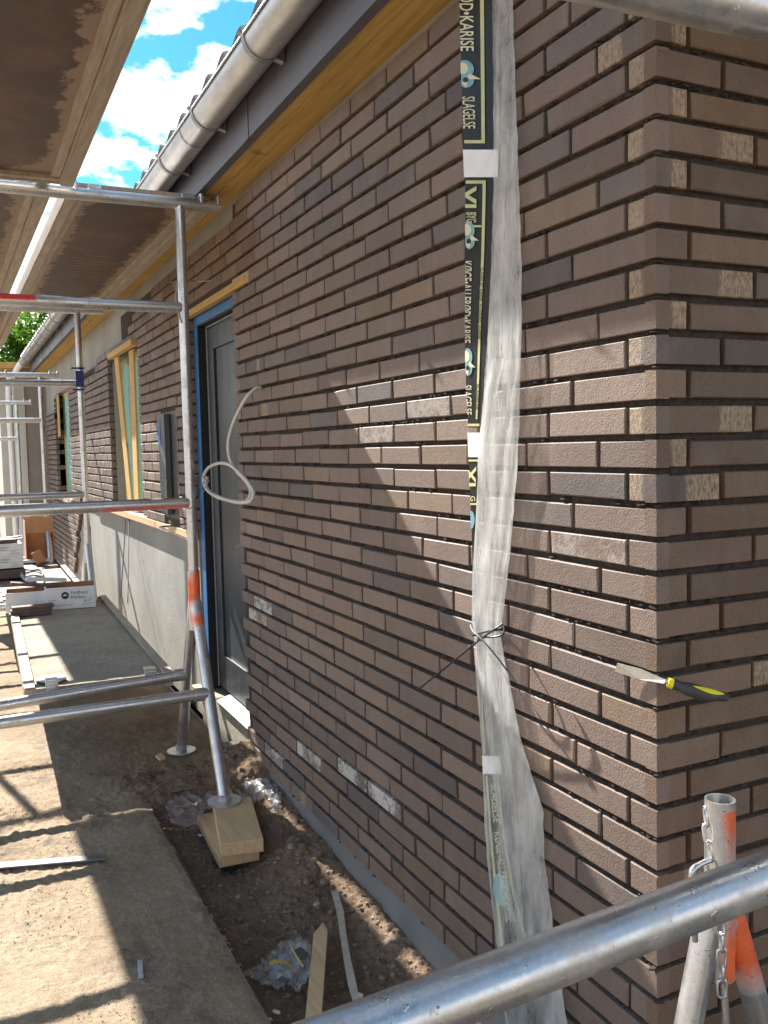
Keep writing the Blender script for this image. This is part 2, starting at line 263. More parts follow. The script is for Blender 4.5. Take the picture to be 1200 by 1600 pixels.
# ------------------------------------------------------------------ builders
ORG = {}
class MB:
    def __init__(s): s.v = []; s.f = []; s.a = {}
    def _a(s, k, vals):
        d = s.a.setdefault(k, {}); n = len(s.v) - len(vals)
        for i, x in enumerate(vals): d[n+i] = x
    def add(s, vs, fs, **at):
        o = len(s.v); s.v += [Vector(v) for v in vs]; s.f += [tuple(i+o for i in f) for f in fs]
        for k, x in at.items(): s._a(k, x)
        return s
    def box(s, c, d, rot=None):
        c = Vector(c); h = [x/2 for x in d]; M = rot if rot is not None else Matrix.Identity(3)
        vs = [c + M @ Vector((sx*h[0], sy*h[1], sz*h[2])) for sx in (-1, 1) for sy in (-1, 1) for sz in (-1, 1)]
        return s.add(vs, [(0, 1, 3, 2), (4, 6, 7, 5), (0, 4, 5, 1), (2, 3, 7, 6), (0, 2, 6, 4), (1, 5, 7, 3)])
    def b2(s, x0, x1, y0, y1, z0, z1): return s.box(((x0+x1)/2, (y0+y1)/2, (z0+z1)/2), (abs(x1-x0), abs(y1-y0), abs(z1-z0)))
    def tube(s, pts, r, n=20, cap=True, paint=None, inner=None, sub=0.0):
        pts = [Vector(p) for p in pts]
        if sub:
            q = [pts[0]]
            for a, b in zip(pts, pts[1:]):
                k = max(1, int((b-a).length/sub))
                q += [a.lerp(b, i/k) for i in range(1, k+1)]
            pts = q
        rings = []; T = None; N0 = None
        for i, p in enumerate(pts):
            t = (pts[min(i+1, len(pts)-1)] - pts[max(i-1, 0)]).normalized()
            if N0 is None:
                N0 = t.orthogonal().normalized()
            else: N0 = (N0 - t*N0.dot(t)).normalized()
            B = t.cross(N0)
            rr = r(i/(len(pts)-1)) if callable(r) else r
            rings.append([p + (N0*math.cos(2*math.pi*k/n) + B*math.sin(2*math.pi*k/n))*rr for k in range(n)])
        vs = [v for g in rings for v in g]; fs = []
        for i in range(len(rings)-1):
            for k in range(n): fs.append((i*n+k, i*n+(k+1) % n, (i+1)*n+(k+1) % n, (i+1)*n+k))
        if cap: fs += [tuple(range(n))[::-1], tuple(len(vs)-n+k for k in range(n))]
        at = {}
        if paint: at['paint'] = [paint(v) for v in vs]
        s.add(vs, fs, **at)
        return s
    def cyl(s, p0, p1, r, n=24): return s.tube([p0, p1], r, n)
    def build(s, name, mat, parent=None, smooth=False, bevel=0, org=None, label=None):
        me = bpy.data.meshes.new(name)
        o0 = ORG.get(parent.name, Vector((0, 0, 0))) if parent else Vector(org or (0, 0, 0))
        me.from_pydata([tuple(v-o0) for v in s.v], [], s.f)
        for k, d in s.a.items():
            scal = k in ('bw', 'edge')
            at = me.attributes.new(k, 'FLOAT' if scal else ('FLOAT_COLOR' if k in ('bc', 'lc') else 'FLOAT_VECTOR'), 'POINT')
            for i in range(len(s.v)):
                x = d.get(i, 0.0 if scal else (0, 0, 0))
                if scal: at.data[i].value = x
                elif k in ('bc', 'lc'): at.data[i].color = (*x, 1)
                else: at.data[i].vector = x
        me.materials.append(mat)
        if bevel or s.a == {}:
            bm = bmesh.new(); bm.from_mesh(me)
            if bevel:
                bmesh.ops.bevel(bm, geom=[e for e in bm.edges if len(e.link_faces) == 2 and e.calc_face_angle() > 0.6], offset=bevel, segments=2, affect='EDGES', profile=0.6)
            bmesh.ops.recalc_face_normals(bm, faces=bm.faces); bm.to_mesh(me); bm.free()
        if smooth:
            for p in me.polygons: p.use_smooth = True
            try: me.set_sharp_from_angle(angle=R(38))
            except Exception: pass
        ob = bpy.data.objects.new(name, me); col.objects.link(ob)
        if parent: ob.parent = parent
        else: ob.location = o0
        ORG[ob.name] = o0
        if label: ob['label'] = label
        return ob
def thing(name, label, cat, loc=(0, 0, 0), group=None):
    o = bpy.data.objects.new(name, None); col.objects.link(o); o.location = loc; o.empty_display_size = 0.1
    o['label'] = label; o['category'] = cat
    if group: o['group'] = group
    ORG[o.name] = Vector(loc); return o
def tag(o, label, cat, group=None):
    o['label'] = label; o['category'] = cat
    if group: o['group'] = group
    return o
def struct(o): o['kind'] = 'structure'; return o
def copy_tree(o, parent=None):
    c = o.copy(); col.objects.link(c)
    if parent: c.parent = parent
    for ch in [x for x in bpy.data.objects if x.parent == o]: copy_tree(ch, c)
    return c
def rotz(a): return Matrix.Rotation(a, 3, 'Z')
def fbm(x, y, z=0.0, o=4): return noise.fractal(Vector((x, y, z)), 1.0, 2.0, o)

def text_mesh(txt, size, sx=1.0, bold=0.0, spacing=1.0):
    cu = bpy.data.curves.new('t', 'FONT'); cu.body = txt; cu.size = size; cu.offset = bold; cu.space_character = spacing; cu.resolution_u = 3
    ob = bpy.data.objects.new('t', cu); col.objects.link(ob)
    dg = bpy.context.evaluated_depsgraph_get(); dg.update()
    me = bpy.data.meshes.new_from_object(ob.evaluated_get(dg))
    vs = [Vector((v.co.x*sx, v.co.y, 0)) for v in me.vertices]; fs = [tuple(p.vertices) for p in me.polygons]
    bpy.data.objects.remove(ob); bpy.data.curves.remove(cu); bpy.data.meshes.remove(me)
    return vs, fs
def clip(vs, fs, axis, lo=None, hi=None, cuts=None):
    bm = bmesh.new(); bv = [bm.verts.new(v) for v in vs]
    for f in fs:
        try: bm.faces.new([bv[i] for i in f])
        except ValueError: pass
    for val, sg in ((lo, -1), (hi, 1)):
        if val is None: continue
        co = [0, 0, 0]; co[axis] = val; no = [0, 0, 0]; no[axis] = sg
        bmesh.ops.bisect_plane(bm, geom=bm.verts[:]+bm.edges[:]+bm.faces[:], plane_co=co, plane_no=no, clear_outer=True)
    bm.verts.index_update(); out = [v.co.copy() for v in bm.verts], [tuple(v.index for v in f.verts) for f in bm.faces]
    bm.free(); return out

# ------------------------------------------------------------------ ground
def grid(mb, x0, x1, y0, y1, st, zf, keep=None):
    nx = int(round((x1-x0)/st)); ny = int(round((y1-y0)/st)); o = len(mb.v)
    for i in range(nx+1):
        for j in range(ny+1):
            x = x0+(x1-x0)*i/nx; y = y0+(y1-y0)*j/ny; mb.v.append(Vector((x, y, zf(x, y))))
    for i in range(nx):
        for j in range(ny):
            x = x0+(x1-x0)*(i+.5)/nx; y = y0+(y1-y0)*(j+.5)/ny
            if keep and not keep(x, y): continue
            a = o+i*(ny+1)+j; mb.f.append((a, a+ny+1, a+ny+2, a+1))
g = MB(); g.add([(-600, -600, -0.30), (600, -600, -0.30), (600, 600, -0.30), (-600, 600, -0.30)], [(0, 1, 2, 3)])
struct(g.build('ground', M_far))
def soilz(x, y):
    t = max(0, min(1, (x+2.3)/1.5))
    w = max(0.0, min(1.0, (y+0.5)/0.5))
    z = -0.115 - 0.02*t + 0.03*(1-t)*w
    z -= 0.025*math.exp(-((w-0.35)/0.3)**2)
    if w > 0.6: z += 0.035*(w-0.6)/0.4*(1-0.6*t)
    z += 0.016*fbm(x*5, y*5, 1.0, 3) + 0.011*abs(fbm(x*17, y*17, 4, 4)) + 0.009*fbm(x*55, y*55, 9, 3) + 0.010*max(0, fbm(x*30, y*30, 19, 3)-0.1)
    z -= 0.03*math.exp(-(((x+2.02)/0.26)**2+((y+0.28)/0.13)**2))
    z += max(0, min(1, (-2.30-x)/0.14+0.3*fbm(y*9, x*4, 2)))*0.068
    for (hx, hy, hr, hd) in ((-1.92, -0.30, 0.05, 0.02), (-2.0, -0.10, 0.07, -0.03), (-1.75, -0.12, 0.08, -0.025), (-1.62, -0.10, 0.05, -0.02)):
        d2 = ((x-hx)**2+(y-hy)**2)/hr**2
        if d2 < 6: z -= hd*math.exp(-d2)
    return z
s = MB(); grid(s, -2.75, 1.7, -0.56, 0.03, 0.008, soilz)
struct(s.build('soil', M_soil, smooth=True))
def sandz(x, y):
    z = -0.06 + 0.006*fbm(x*2.2, y*2.2, 2, 3)
    m = max(0.0, min(1.0, 0.55+1.1*fbm(x*1.7, y*2.3, 40, 2)))
    q = fbm(x*12+0.8*fbm(x*5, y*5), y*19, 7, 4)
    z += (0.002+0.006*m)*max(0, q)**0.8 + 0.0085*m*max(-0.1, fbm(x*30, y*44, 3, 4)-0.12) + 0.0022*fbm(x*85, y*85, 3, 2)
    for xj in (-1.456, -2.57):
        if abs(x-xj-0.01*fbm(y*6, 0, xj)) < 0.007 and y > -1.16: z -= 0.004*max(0, 0.4+fbm(y*5, xj, 1))
    # boot prints and scuffs
    if y < -0.7 and x > -2.6: z -= 0.006*max(0, fbm(x*13, y*8, 31, 2)-0.15)
    z += 0.010*math.exp(-((x+2.35+0.3*fbm(x*3, y*3, 5))/0.10)**2)*max(0, min(1, (y+1.2)/0.4))*max(0, fbm(x*10, y*10, 8)+0.4)
    e = min(abs(y+0.5), 0.03)/0.03 if x > -2.45 else 1
    return z - 0.006*(1-e)
def onboard(x, y):
    if x > -2.46 and y > -0.502-0.004*fbm(x*6, 0, 3)-0.003*fbm(x*40, 0, 3): return False
    if y > -0.045: return False
    for hx, hy, ha, hb in ((-2.64, -0.475, 0.075, 0.028), (-2.56, -0.435, 0.05, 0.024)):   # bare spots
        if ((x-hx)/ha)**2 + ((y-hy)/hb)**2 < 1+0.7*fbm(x*25, y*25, 3): return False
    return True
s = MB(); grid(s, -3.2, 0.9, -1.5, -0.04, 0.0080, sandz, onboard); grid(s, -6.0, -3.2, -1.5, -0.04, 0.014, sandz, onboard)
struct(s.build('sand_cover', M_sand, smooth=True))
s = MB(); grid(s, -14.0, 3.0, -6.0, -1.5, 0.06, lambda x, y: sandz(x, y) if y > -1.55 else sandz(x, y)-0.02*min(1, (-1.5-y)))
grid(s, -14.0, -6.0, -1.5, 0.04, 0.04, sandz)
struct(s.build('sand_yard', M_sand, smooth=True))
M_boardedge = simple('dark_board', (0.055, 0.042, 0.034), 0.6, 0, 0.3, 12, 0.2)
for (x0, x1, y0, y1, lab) in ((-2.58, -1.46, -1.15, -0.497, 'middle sand covered ground board with long edge along the soil strip'),
                              (-1.452, 0.7, -1.15, -0.499, 'nearest sand covered ground board with long edge along the soil strip'),
                              (-4.9, -2.45, -0.49, -0.04, 'rear sand covered ground board reaching the wall behind the block')):
    b = MB(); b.b2(x0, x1, y0, y1, -0.093, -0.0665)
    tag(b.build('ground_board', M_boardedge, org=((x0+x1)/2, (y0+y1)/2, -0.09), bevel=0.001), lab, 'board', 'boards laid on the ground')

# ------------------------------------------------------------------ building
bld = thing('brick_building', 'long single storey building with dark clinker brick facing and grey gutter', 'building', (0, 0, 0))
C = 0.063; BH = 0.0502; JT = 0.0112; MOD = 0.2507
PAL = [((0.180, 0.132, 0.111), 44), ((0.160, 0.118, 0.099), 24), ((0.200, 0.147, 0.122), 14), ((0.142, 0.111, 0.101), 10), ((0.116, 0.096, 0.094), 5), ((0.186, 0.134, 0.096), 8)]
def pick(dark=1.0):
    t = random.uniform(0, sum(w for _, w in PAL))
    for c, w in PAL:
        t -= w
        if t <= 0: break
    k = random.uniform(0.86, 1.14)*dark
    return tuple(x*k for x in c)
def brick(mb, a0, a1, z0, side, c=None, patch=None, white=0.0, h=BH, depth=0.03, miter=False, off=0.0):
    """side 'L': face on y=0 running to -x (a = distance from the corner); side 'R': face on x=0 running to +y"""
    j = lambda s_: random.uniform(-s_, s_)
    if not miter: a0 += j(0.0015)
    a1 += j(0.0018); z0 += j(0.0012); z1 = z0+h+j(0.0012); y = off+j(0.0011) if not miter else off; ch = 0.0018
    c = c or pick()
    tilt = j(0.0012)
    def P(a, d, z):
        d2 = d + y + tilt*(z-z0)/h
        return (-a, d2, z) if side == 'L' else (-d2, a, z)
    e0 = 0 if miter else ch
    fr = [P(a0+e0, 0, z0+ch), P(a1-ch, 0, z0+ch), P(a1-ch, 0, z1-ch), P(a0+e0, 0, z1-ch)]
    md = [P(a0, ch if not miter else 0, z0), P(a1, ch, z0), P(a1, ch, z1), P(a0, ch if not miter else 0, z1)]
    if miter: md[0] = P(a0, 0, z0+ch*.4); md[3] = P(a0, 0, z1-ch*.4)
    if not miter:
        for i in range(4):
            if random.random() < 0.22:
                q = random.uniform(0.002, 0.0065); q2 = random.uniform(0.001, 0.004); sa = 1 if i in (0, 3) else -1; sz = 1 if i < 2 else -1
                v = list(fr[i]); v[0 if side == 'L' else 1] += (-sa if side == 'L' else sa)*q; v[2] += sz*q2; fr[i] = tuple(v)
                v = list(md[i]); v[2] += sz*q2*.5; v[1 if side == 'L' else 0] += (1 if side == 'L' else -1)*q*.4; md[i] = tuple(v)
    bk = [P(a0, depth, z0), P(a1, depth, z0), P(a1, depth, z1), P(a0, depth, z1)]
    fs = [(0, 1, 2, 3)]
    for i in range(4):
        k = (i+1) % 4
        fs += [(i, 4+i, 4+k, k), (4+i, 8+i, 8+k, 4+k)]
    if side == 'R': fs = [f[::-1] for f in fs]
    al = [a0, a1, a1, a0]*3; cen, hw = patch if patch else (5, -1)
    mb.add(fr+md+bk, fs, bc=[c]*12, bp=[(x, cen, hw) for x in al], bw=[white]*12)
whites = [W(407, 938), W(398, 965), W(476, 1176), W(545, 1205), W(597, 1248), W(353, 345), W(440, 1185)]
smear = [W(700, 640), W(592, 690), W(615, 690), W(870, 850)]
LW = MB(); RW = MB()
DX0, DX1, DZT = 2.672, 3.55, 2.075          # door opening (distances from the corner)
wins = [(4.96, 6.23, 0.94, 2.10), (9.0, 10.45, 0.90, 2.12)]
def topz(a):
    if a < 2.6: return 2.45
    if a < 4.3: return 2.39
    if a < 5.2: return 2.33
    if a < 6.9: return 2.25
    if a < 9.1: return 2.12
    return 1.92
def botz(a):
    if a < DX0+0.01: return 0
    if a < 8.2: return 0.94
    return max(0.05, 0.94-(a-8.2)*0.8)
def blockedL(a0, a1, z):
    out = [(a0, a1)]
    cuts = []
    if z < DZT+0.03: cuts.append((DX0, DX1))
    for w0, w1, wz0, wz1 in wins:
        if wz0-0.02 < z+BH*.5 < wz1+0.02: cuts.append((w0, w1))
    cuts.append((4.13-.262+0.0, 4.275)) if 0.97 < z+BH*.5 < 1.62 else None
    for c0, c1 in cuts:
        nw = []
        for p, q in out:
            if q <= c0 or p >= c1: nw.append((p, q)); continue
            if p < c0-0.02: nw.append((p, c0))
            if q > c1+0.02: nw.append((c1, q))
        out = nw
    return [o for o in out if o[1]-o[0] > 0.02]
cornc = {}
for k in range(33, -7, -1):
    z = (33-k)*C; m4 = k % 4
    first = {0: 0.157, 2: 0.240}.get(m4, 0.0735)
    segs = [(0, first)]; a = first+JT
    while a < 11.6: segs.append((a, a+MOD-JT)); a += MOD
    for n, (p, q) in enumerate(segs):
        mid = (p+q)/2
        if z+BH > topz(mid) or z < botz(mid)-0.005: continue
        for (u, v) in blockedL(p, q, z):
            c = None; pt = None; wh = 0
            if mid > 3.6: c = pick(0.95)
            if n == 0:
                if first < 0.1 and random.random() < (0.85 if z > 1.5 else 0.12): pt = (0.062, 0.026 if random.random() < .6 else 0.034)
                elif first > 0.1 and random.random() < (0.25 if z > 1.5 else .05): pt = (first, 0.07)
                c = cornc[k] = pick(1.0)
            elif random.random() < 0.012: pt = (random.uniform(u, v), random.uniform(0.02, 0.05))
            for w in whites:
                if u < -w.x < v and z-0.005 < w.z < z+BH+0.006: wh = 0.95
            for w in smear:
                if u < -w.x < v and z-0.005 < w.z < z+BH+0.006: wh = 0.35
            if 2.35 < mid < 4.2 and z > 2.06: c = tuple(p_*q_ for p_, q_ in zip(pick(0.95), (1.0, 0.82, 0.62)))
            if 2.3 < mid < 2.6 and 2.05 < z < 2.12: c = (0.42, 0.31, 0.19)
            brick(LW, u, v, z, 'L', c, pt, wh, miter=(n == 0))
    if z <= 2.46:
        first = {1: 0.157, 3: 0.240}.get(m4, 0.0735)
        segs = [(0, first)]; a = first+JT+0.001
        while a < 2.8: segs.append((a, a+MOD-JT)); a += MOD
        for n, (p, q) in enumerate(segs):
            c = pick(0.92); c = (c[0]*0.85, c[1]*0.76, c[2]*0.60); pt = None  # shade painted into the right face bricks: darker and browner
            if n == 0: c = tuple(p_*q_ for p_, q_ in zip(cornc.get(k, c), (0.87, 0.80, 0.68)))  # corner bricks get the painted shade on this side too
            if n == 0 and first < 0.1: pt = (0.060, 0.024) if random.random() < (.75 if z > 1.3 else .15) else None
            elif n == 0: pt = (q-0.02, 0.07) if random.random() < (.35 if z > 1.1 else .1) else None
            elif random.random() < .04: pt = (random.uniform(p, q), 0.03)
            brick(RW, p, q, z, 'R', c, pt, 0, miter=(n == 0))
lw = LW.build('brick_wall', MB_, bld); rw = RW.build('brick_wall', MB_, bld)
# mortar bed behind the open joints (recessed) with crumbs squeezed out
def mortar(mb, side, a0, a1, z0, z1, st=0.014, dep=0.015):
    na = max(1, int((a1-a0)/st)); nz_ = max(1, int((z1-z0)/st)); o = len(mb.v)
    for i in range(na+1):
        for j in range(nz_+1):
            a = a0+(a1-a0)*i/na; z = z0+(z1-z0)*j/nz_
            d = dep + 0.004*fbm(a*40, z*40, 2, 2)
            mb.v.append(Vector((-a, d, z) if side == 'L' else (-d, a, z)))
    for i in range(na):
        for j in range(nz_):
            q = o+i*(nz_+1)+j; mb.f.append((q, q+nz_+1, q+nz_+2, q+1))
def crumbs(mb, side, amax, n):
    for _ in range(n):
        k = random.randint(-3, 33); z = (33-k)*C - 0.0058 + random.uniform(-.002, .0015); a = (random.random()**1.4)*amax
        if fbm(a*3, z*8, 5, 2) < -0.05: continue
        rx = random.uniform(0.003, 0.013); rz = random.uniform(0.0018, 0.0042); d = random.uniform(0.001, 0.007)
        ph = [random.uniform(.55, 1.2) for _ in range(8)]
        vs = []
        for i in range(8):
            t = i*math.pi/4; vs.append((math.cos(t)*rx*ph[i], math.sin(t)*rz*ph[i]))
        P = (lambda u, v, e: (-(a+u), d+e, z+v)) if side == 'L' else (lambda u, v, e: (-(d+e), a+u, z+v))
        V = [P(u*.55, v*.55, -0.0015) for u, v in vs] + [P(u, v, 0.006) for u, v in vs]
        F = [tuple(range(8))] + [(i, 8+i, 8+(i+1) % 8, (i+1) % 8) for i in range(8)]
        mb.add(V, F)
mo = MB(); mortar(mo, 'L', 0.012, DX0-0.003, -0.004, 2.452); crumbs(mo, 'L', DX0-0.02, 2600)
mo.build('mortar', M_mortar, lw)
random.seed(31)
mo2 = MB(); mo2.b2(-4.957, -DX1-.003, 0.012, 0.0395, 0.945, 2.38); mo2.b2(-5.6, -DX0+.0, 0.0125, 0.027, 2.12, 2.375); mo2.b2(-8.997, -6.235, 0.012, 0.028, .945, 2.0)
mo2.b2(-8.9, -5.2, 0.0135, 0.027, 2.10, 2.14)
mo2.b2(-11.6, -10.455, 0.012, 0.028, .9, 1.9)
mo2.build('mortar', M_mortar, lw)
mo3 = MB(); mortar(mo3, 'R', 0.012, 2.75, -0.004, 2.452); crumbs(mo3, 'R', 1.2, 900); mo3.build('mortar', M_mortar, rw)
# brick returns of the openings (faces turned to +x)
def ret(xa, z0, z1, depth):
    rv = MB()
    z = math.ceil((z0-0.001)/C)*C; n = 0
    while z+BH < z1+0.02:
        c = pick(0.85); x = xa+random.uniform(-.002, .002)
        cut = (0.001, depth) if n % 2 or depth < .06 else (0.001, depth*0.55)
        parts = [cut] if (n % 2 or depth < .06) else [cut, (depth*0.55+JT*.7, depth)]
        for (p, q) in parts:
            if q-p < 0.012: continue
            fs = [(0, 1, 3, 2), (4, 6, 7, 5), (0, 4, 5, 1), (2, 3, 7, 6), (0, 2, 6, 4), (1, 5, 7, 3)]
            vs = [(xx, yy, zz_) for xx in (-xa-0.02, -x+0.003) for yy in (p, q) for zz_ in (z, z+BH)]
            rv.add(vs, fs, bc=[c]*8, bp=[(0, .03 if random.random() < .15 else 5, 0.02)]*8, bw=[0]*8)
        z += C; n += 1
    rv.build('brick_reveal', MB_, bld)
ret(DX1+.003, 0.94, 2.06, 0.044); ret(6.233, 0.94, 2.10, 0.10); ret(10.453, 0.88, 2.1, 0.10)
for q_ in ((-6.30, -6.232, 0.028, 0.105, 0.94, 2.1), (-10.52, -10.45, 0.028, 0.105, .88, 2.1), (-DX0, -DX0+.06, 0.03, 0.2, 0, 2.07)): r2 = MB(); r2.b2(*q_); r2.build('mortar', M_mortar, bld)
# rendered inner wall
pw = MB()
def pbox(x0, x1, z0, z1, y0=0.04, y1=0.24): pw.b2(x0, x1, y0, y1, z0, z1)
pbox(-4.96, -3.60, -0.1, 2.56); pbox(-6.22, -4.96, -0.1, 0.93); pbox(-6.22, -4.96, 2.12, 2.56); pbox(-9.0, -6.22, -0.1, 2.56)
pbox(-10.45, -9.0, -0.1, 0.89); pbox(-10.45, -9.0, 2.12, 2.56); pbox(-11.9, -10.45, -0.1, 2.56); pbox(-2.7, 0.0, 2.36, 2.56, 0.034)
pbox(-3.60, -2.7, 2.13, 2.56, 0.034)
pw.build('render_wall', M_plaster, bld)
sl = MB(); sl.b2(-10.5, -8.96, -0.02, 0.12, 0.84, 0.888); sl.build('window_sill', M_conc, bld)
core = MB(); core.b2(-DX0+0.0, -0.032, 0.036, 0.3, -0.3, 2.45); core.b2(-0.3, -0.033, 0.034, 2.8, -0.3, 2.449); core.b2(-11.9, -0.3, 2.6, 2.8, -.3, 2.45); core.b2(-11.9, -3.5, .25, .4, -.3, .9)
core.build('inner_wall', M_mortar, bld)
pl = MB(); pl.b2(-DX0, -0.004, 0.010, 0.05, -0.35, -0.003); pl.b2(-0.05, -0.010, 0.0, 2.75, -0.35, -0.004)
pl.build('plinth', M_plinth, bld, bevel=0.001)
stp = MB(); stp.b2(-3.62, -2.69, 0.03, 0.35, -0.3, 0.085); stp.build('threshold_step', M_conc, bld)
wt = MB(); wt.box((-2.98, 0.055, 0.098), (0.56, 0.09, 0.004), Matrix.Rotation(R(12), 3, 'X')); wt.build('threshold_strip', simple('dusty_white_strip', (0.45, 0.45, 0.45), 0.6), bld)
bt = MB(); bt.b2(-7.45, -3.585, -0.003, 0.033, 0.893, 0.938); bt.build('starter_batten', M_pine, bld, bevel=0.002)
bt = MB(); bt.b2(-3.66, -2.46, -0.004, 0.028, 2.078, 2.112); bt.build('starter_batten', M_soffit, bld, bevel=0.002)
# door
dr = MB(); dr.b2(-3.548, -3.485, 0.045, 0.14, 0.09, 2.10); dr.b2(-3.484, -2.60, 0.047, 0.14, 2.03, 2.10); dr.b2(-2.70, -2.62, 0.045, 0.14, 0.09, 2.03)
door = dr.build('door_frame', M_black, bld)
fb = MB(); fb.b2(-3.55, -3.478, 0.041, 0.0445, 0.09, 2.105); fb.b2(-3.477, -2.62, 0.041, 0.0465, 2.035, 2.105); fb.build('masking_tape', M_blue, door)
lf = MB(); lf.b2(-3.462, -2.66, 0.095, 0.135, 0.105, 2.028)
# stiles and rails stand proud of the leaf's panel
for (x0, x1, z0, z1) in ((-3.44, -3.33, 0.12, 2.01), (-2.80, -2.70, 0.12, 2.01), (-3.328, -2.802, 0.12, 0.30), (-3.328, -2.802, 1.90, 2.01)): lf.b2(x0, x1, 0.083, 0.096, z0, z1)
leaf = lf.build('door_leaf', M_door, bld, bevel=0.003)
ln = MB(); ln.b2(-3.4845, -3.4795, 0.088, 0.094, 0.1, 2.03); ln.b2(-3.479, -2.68, 0.088, 0.094, 2.024, 2.029); ln.build('door_seal', M_inkg, bld)
# windows: green foil behind wooden battens
def window(x0, x1, z0, z1, battens):
    w = MB(); w.b2(x0, x1, 0.10, 0.16, z1-0.05, z1); w.b2(x0, x1, 0.10, 0.16, z0, z0+0.05)
    w.b2(x0, x0+.06, 0.10, 0.16, z0+.05, z1-.05); w.b2(x1-.06, x1, 0.10, 0.16, z0+.05, z1-.05)
    f = w.build('window', M_pineZ, bld)
    q = MB(); n = 40; o = len(q.v)
    for i in range(n+1):
        for j in range(21):
            x = x0+(x1-x0)*i/n; z = z0+(z1-z0)*j/20
            q.v.append(Vector((x, 0.105+0.018*fbm(x*9, z*1.3, 3, 3), z)))
    for i in range(n):
        for j in range(20):
            a = i*21+j; q.f.append((a, a+21, a+22, a+1))
    q.build('window_foil', M_foil, f, smooth=True)
    for bb in battens:
        b = MB()
        (ax, ay, az), (bx, by, bz), w_ = bb
        b.add([(ax-w_, ay, az), (ax+w_, ay, az), (ax+w_, ay+.014, az), (ax-w_, ay+.014, az), (bx-w_, by, bz), (bx+w_, by, bz), (bx+w_, by+.014, bz), (bx-w_, by+.014, bz)],
              [(0, 1, 2, 3), (7, 6, 5, 4), (0, 4, 5, 1), (1, 5, 6, 2), (2, 6, 7, 3), (3, 7, 4, 0)])
        b.build('batten', M_pineZ, f, bevel=0.002)
window(-6.225, -4.962, 0.935, 2.115, [((W(181, 558, 0.0).x, 0.0, 2.10), (W(203, 782, 0.05).x, 0.05, 0.96), 0.085), ((W(204, 545, 0.02).x, 0.02, 2.12), (W(213, 782, 0.03).x, 0.03, 0.96), 0.085)])
bt = MB(); bt.b2(-6.02, -5.0, -0.03, 0.02, 2.105, 2.145); bt.build('starter_batten', M_pineZ, bld, bevel=0.002)
window(-10.445, -9.005, 0.895, 2.115, [((-10.36, 0.03, 2.10), (-10.36, 0.03, 1.60), 0.08)])
# eaves
XN = 0.42
fs_ = MB()
x = -11.9
while x < XN: 
    x1 = min(x+2.0, XN); fs_.b2(x+.0015, x1-.0015, -0.150, -0.140, 2.478, 2.70); fs_.b2(x+.0015, x1-.0015, -0.1395, -0.118, 2.478, 2.484); x = x1
fs_.build('fascia', M_fascia, bld, bevel=0.001)
for xx in (-9.9+.0, -7.9, -5.9, -3.9, -1.9): jn = MB(); jn.b2(xx-.018, xx+.018, -0.153, -0.1505, 2.476, 2.70); jn.build('fascia_joint', M_fascia, bld)
sf = MB(); sf.b2(-11.9, XN, -0.117, -0.058, 2.490, 2.508); sf.b2(-11.9, XN, -0.055, 0.036, 2.487, 2.506); sf.build('soffit', M_soffit, bld)
sb = MB(); sb.b2(-11.9, XN, -0.116, 0.2, 2.5085, 2.58); sb.build('eave_plate', M_mortar, bld)
gy, gz, gr = -0.220, 2.643, 0.063
gu = MB(); xs = [-11.9+0.35*i for i in range(36)]; n = 20; xs = [x for x in xs if x < XN]+[XN]
prof = [(gy+gr*math.cos(math.pi+math.pi*i/n), gz+gr*math.sin(math.pi+math.pi*i/n)) for i in range(n+1)]
bead = [(gy-gr-0.004+0.004*math.cos(t), gz+0.001+0.004*math.sin(t)) for t in [i*math.pi/4 for i in range(-1, 7)]][::-1]
pr_ = bead+prof
for X in xs:
    for (yy, zz_) in pr_: gu.v.append(Vector((X, yy, zz_)))
m_ = len(pr_)
for i in range(len(xs)-1):
    for j in range(m_-1): a = i*m_+j; gu.f.append((a, a+m_, a+m_+1, a+1))
gut = gu.build('gutter', M_zinc, bld, smooth=True)
for X in (-2.36, -5.9, -9.0):
    jn = MB()
    arc = [(X, gy+(gr+.0015)*math.cos(math.pi+math.pi*i/n), gz+(gr+.0015)*math.sin(math.pi+math.pi*i/n)) for i in range(n+1)]
    jn.add([p for p in arc]+[(p[0]+.012, p[1], p[2]) for p in arc], [(i, i+1, n+2+i, n+1+i) for i in range(n)]); jn.build('gutter_joint', M_strap, gut)
bx = -1.16-0.332+0.0
brx = [-0.30, -0.89, -1.49, -2.15, -2.735]+[-2.735-0.6*i for i in range(1, 15)]
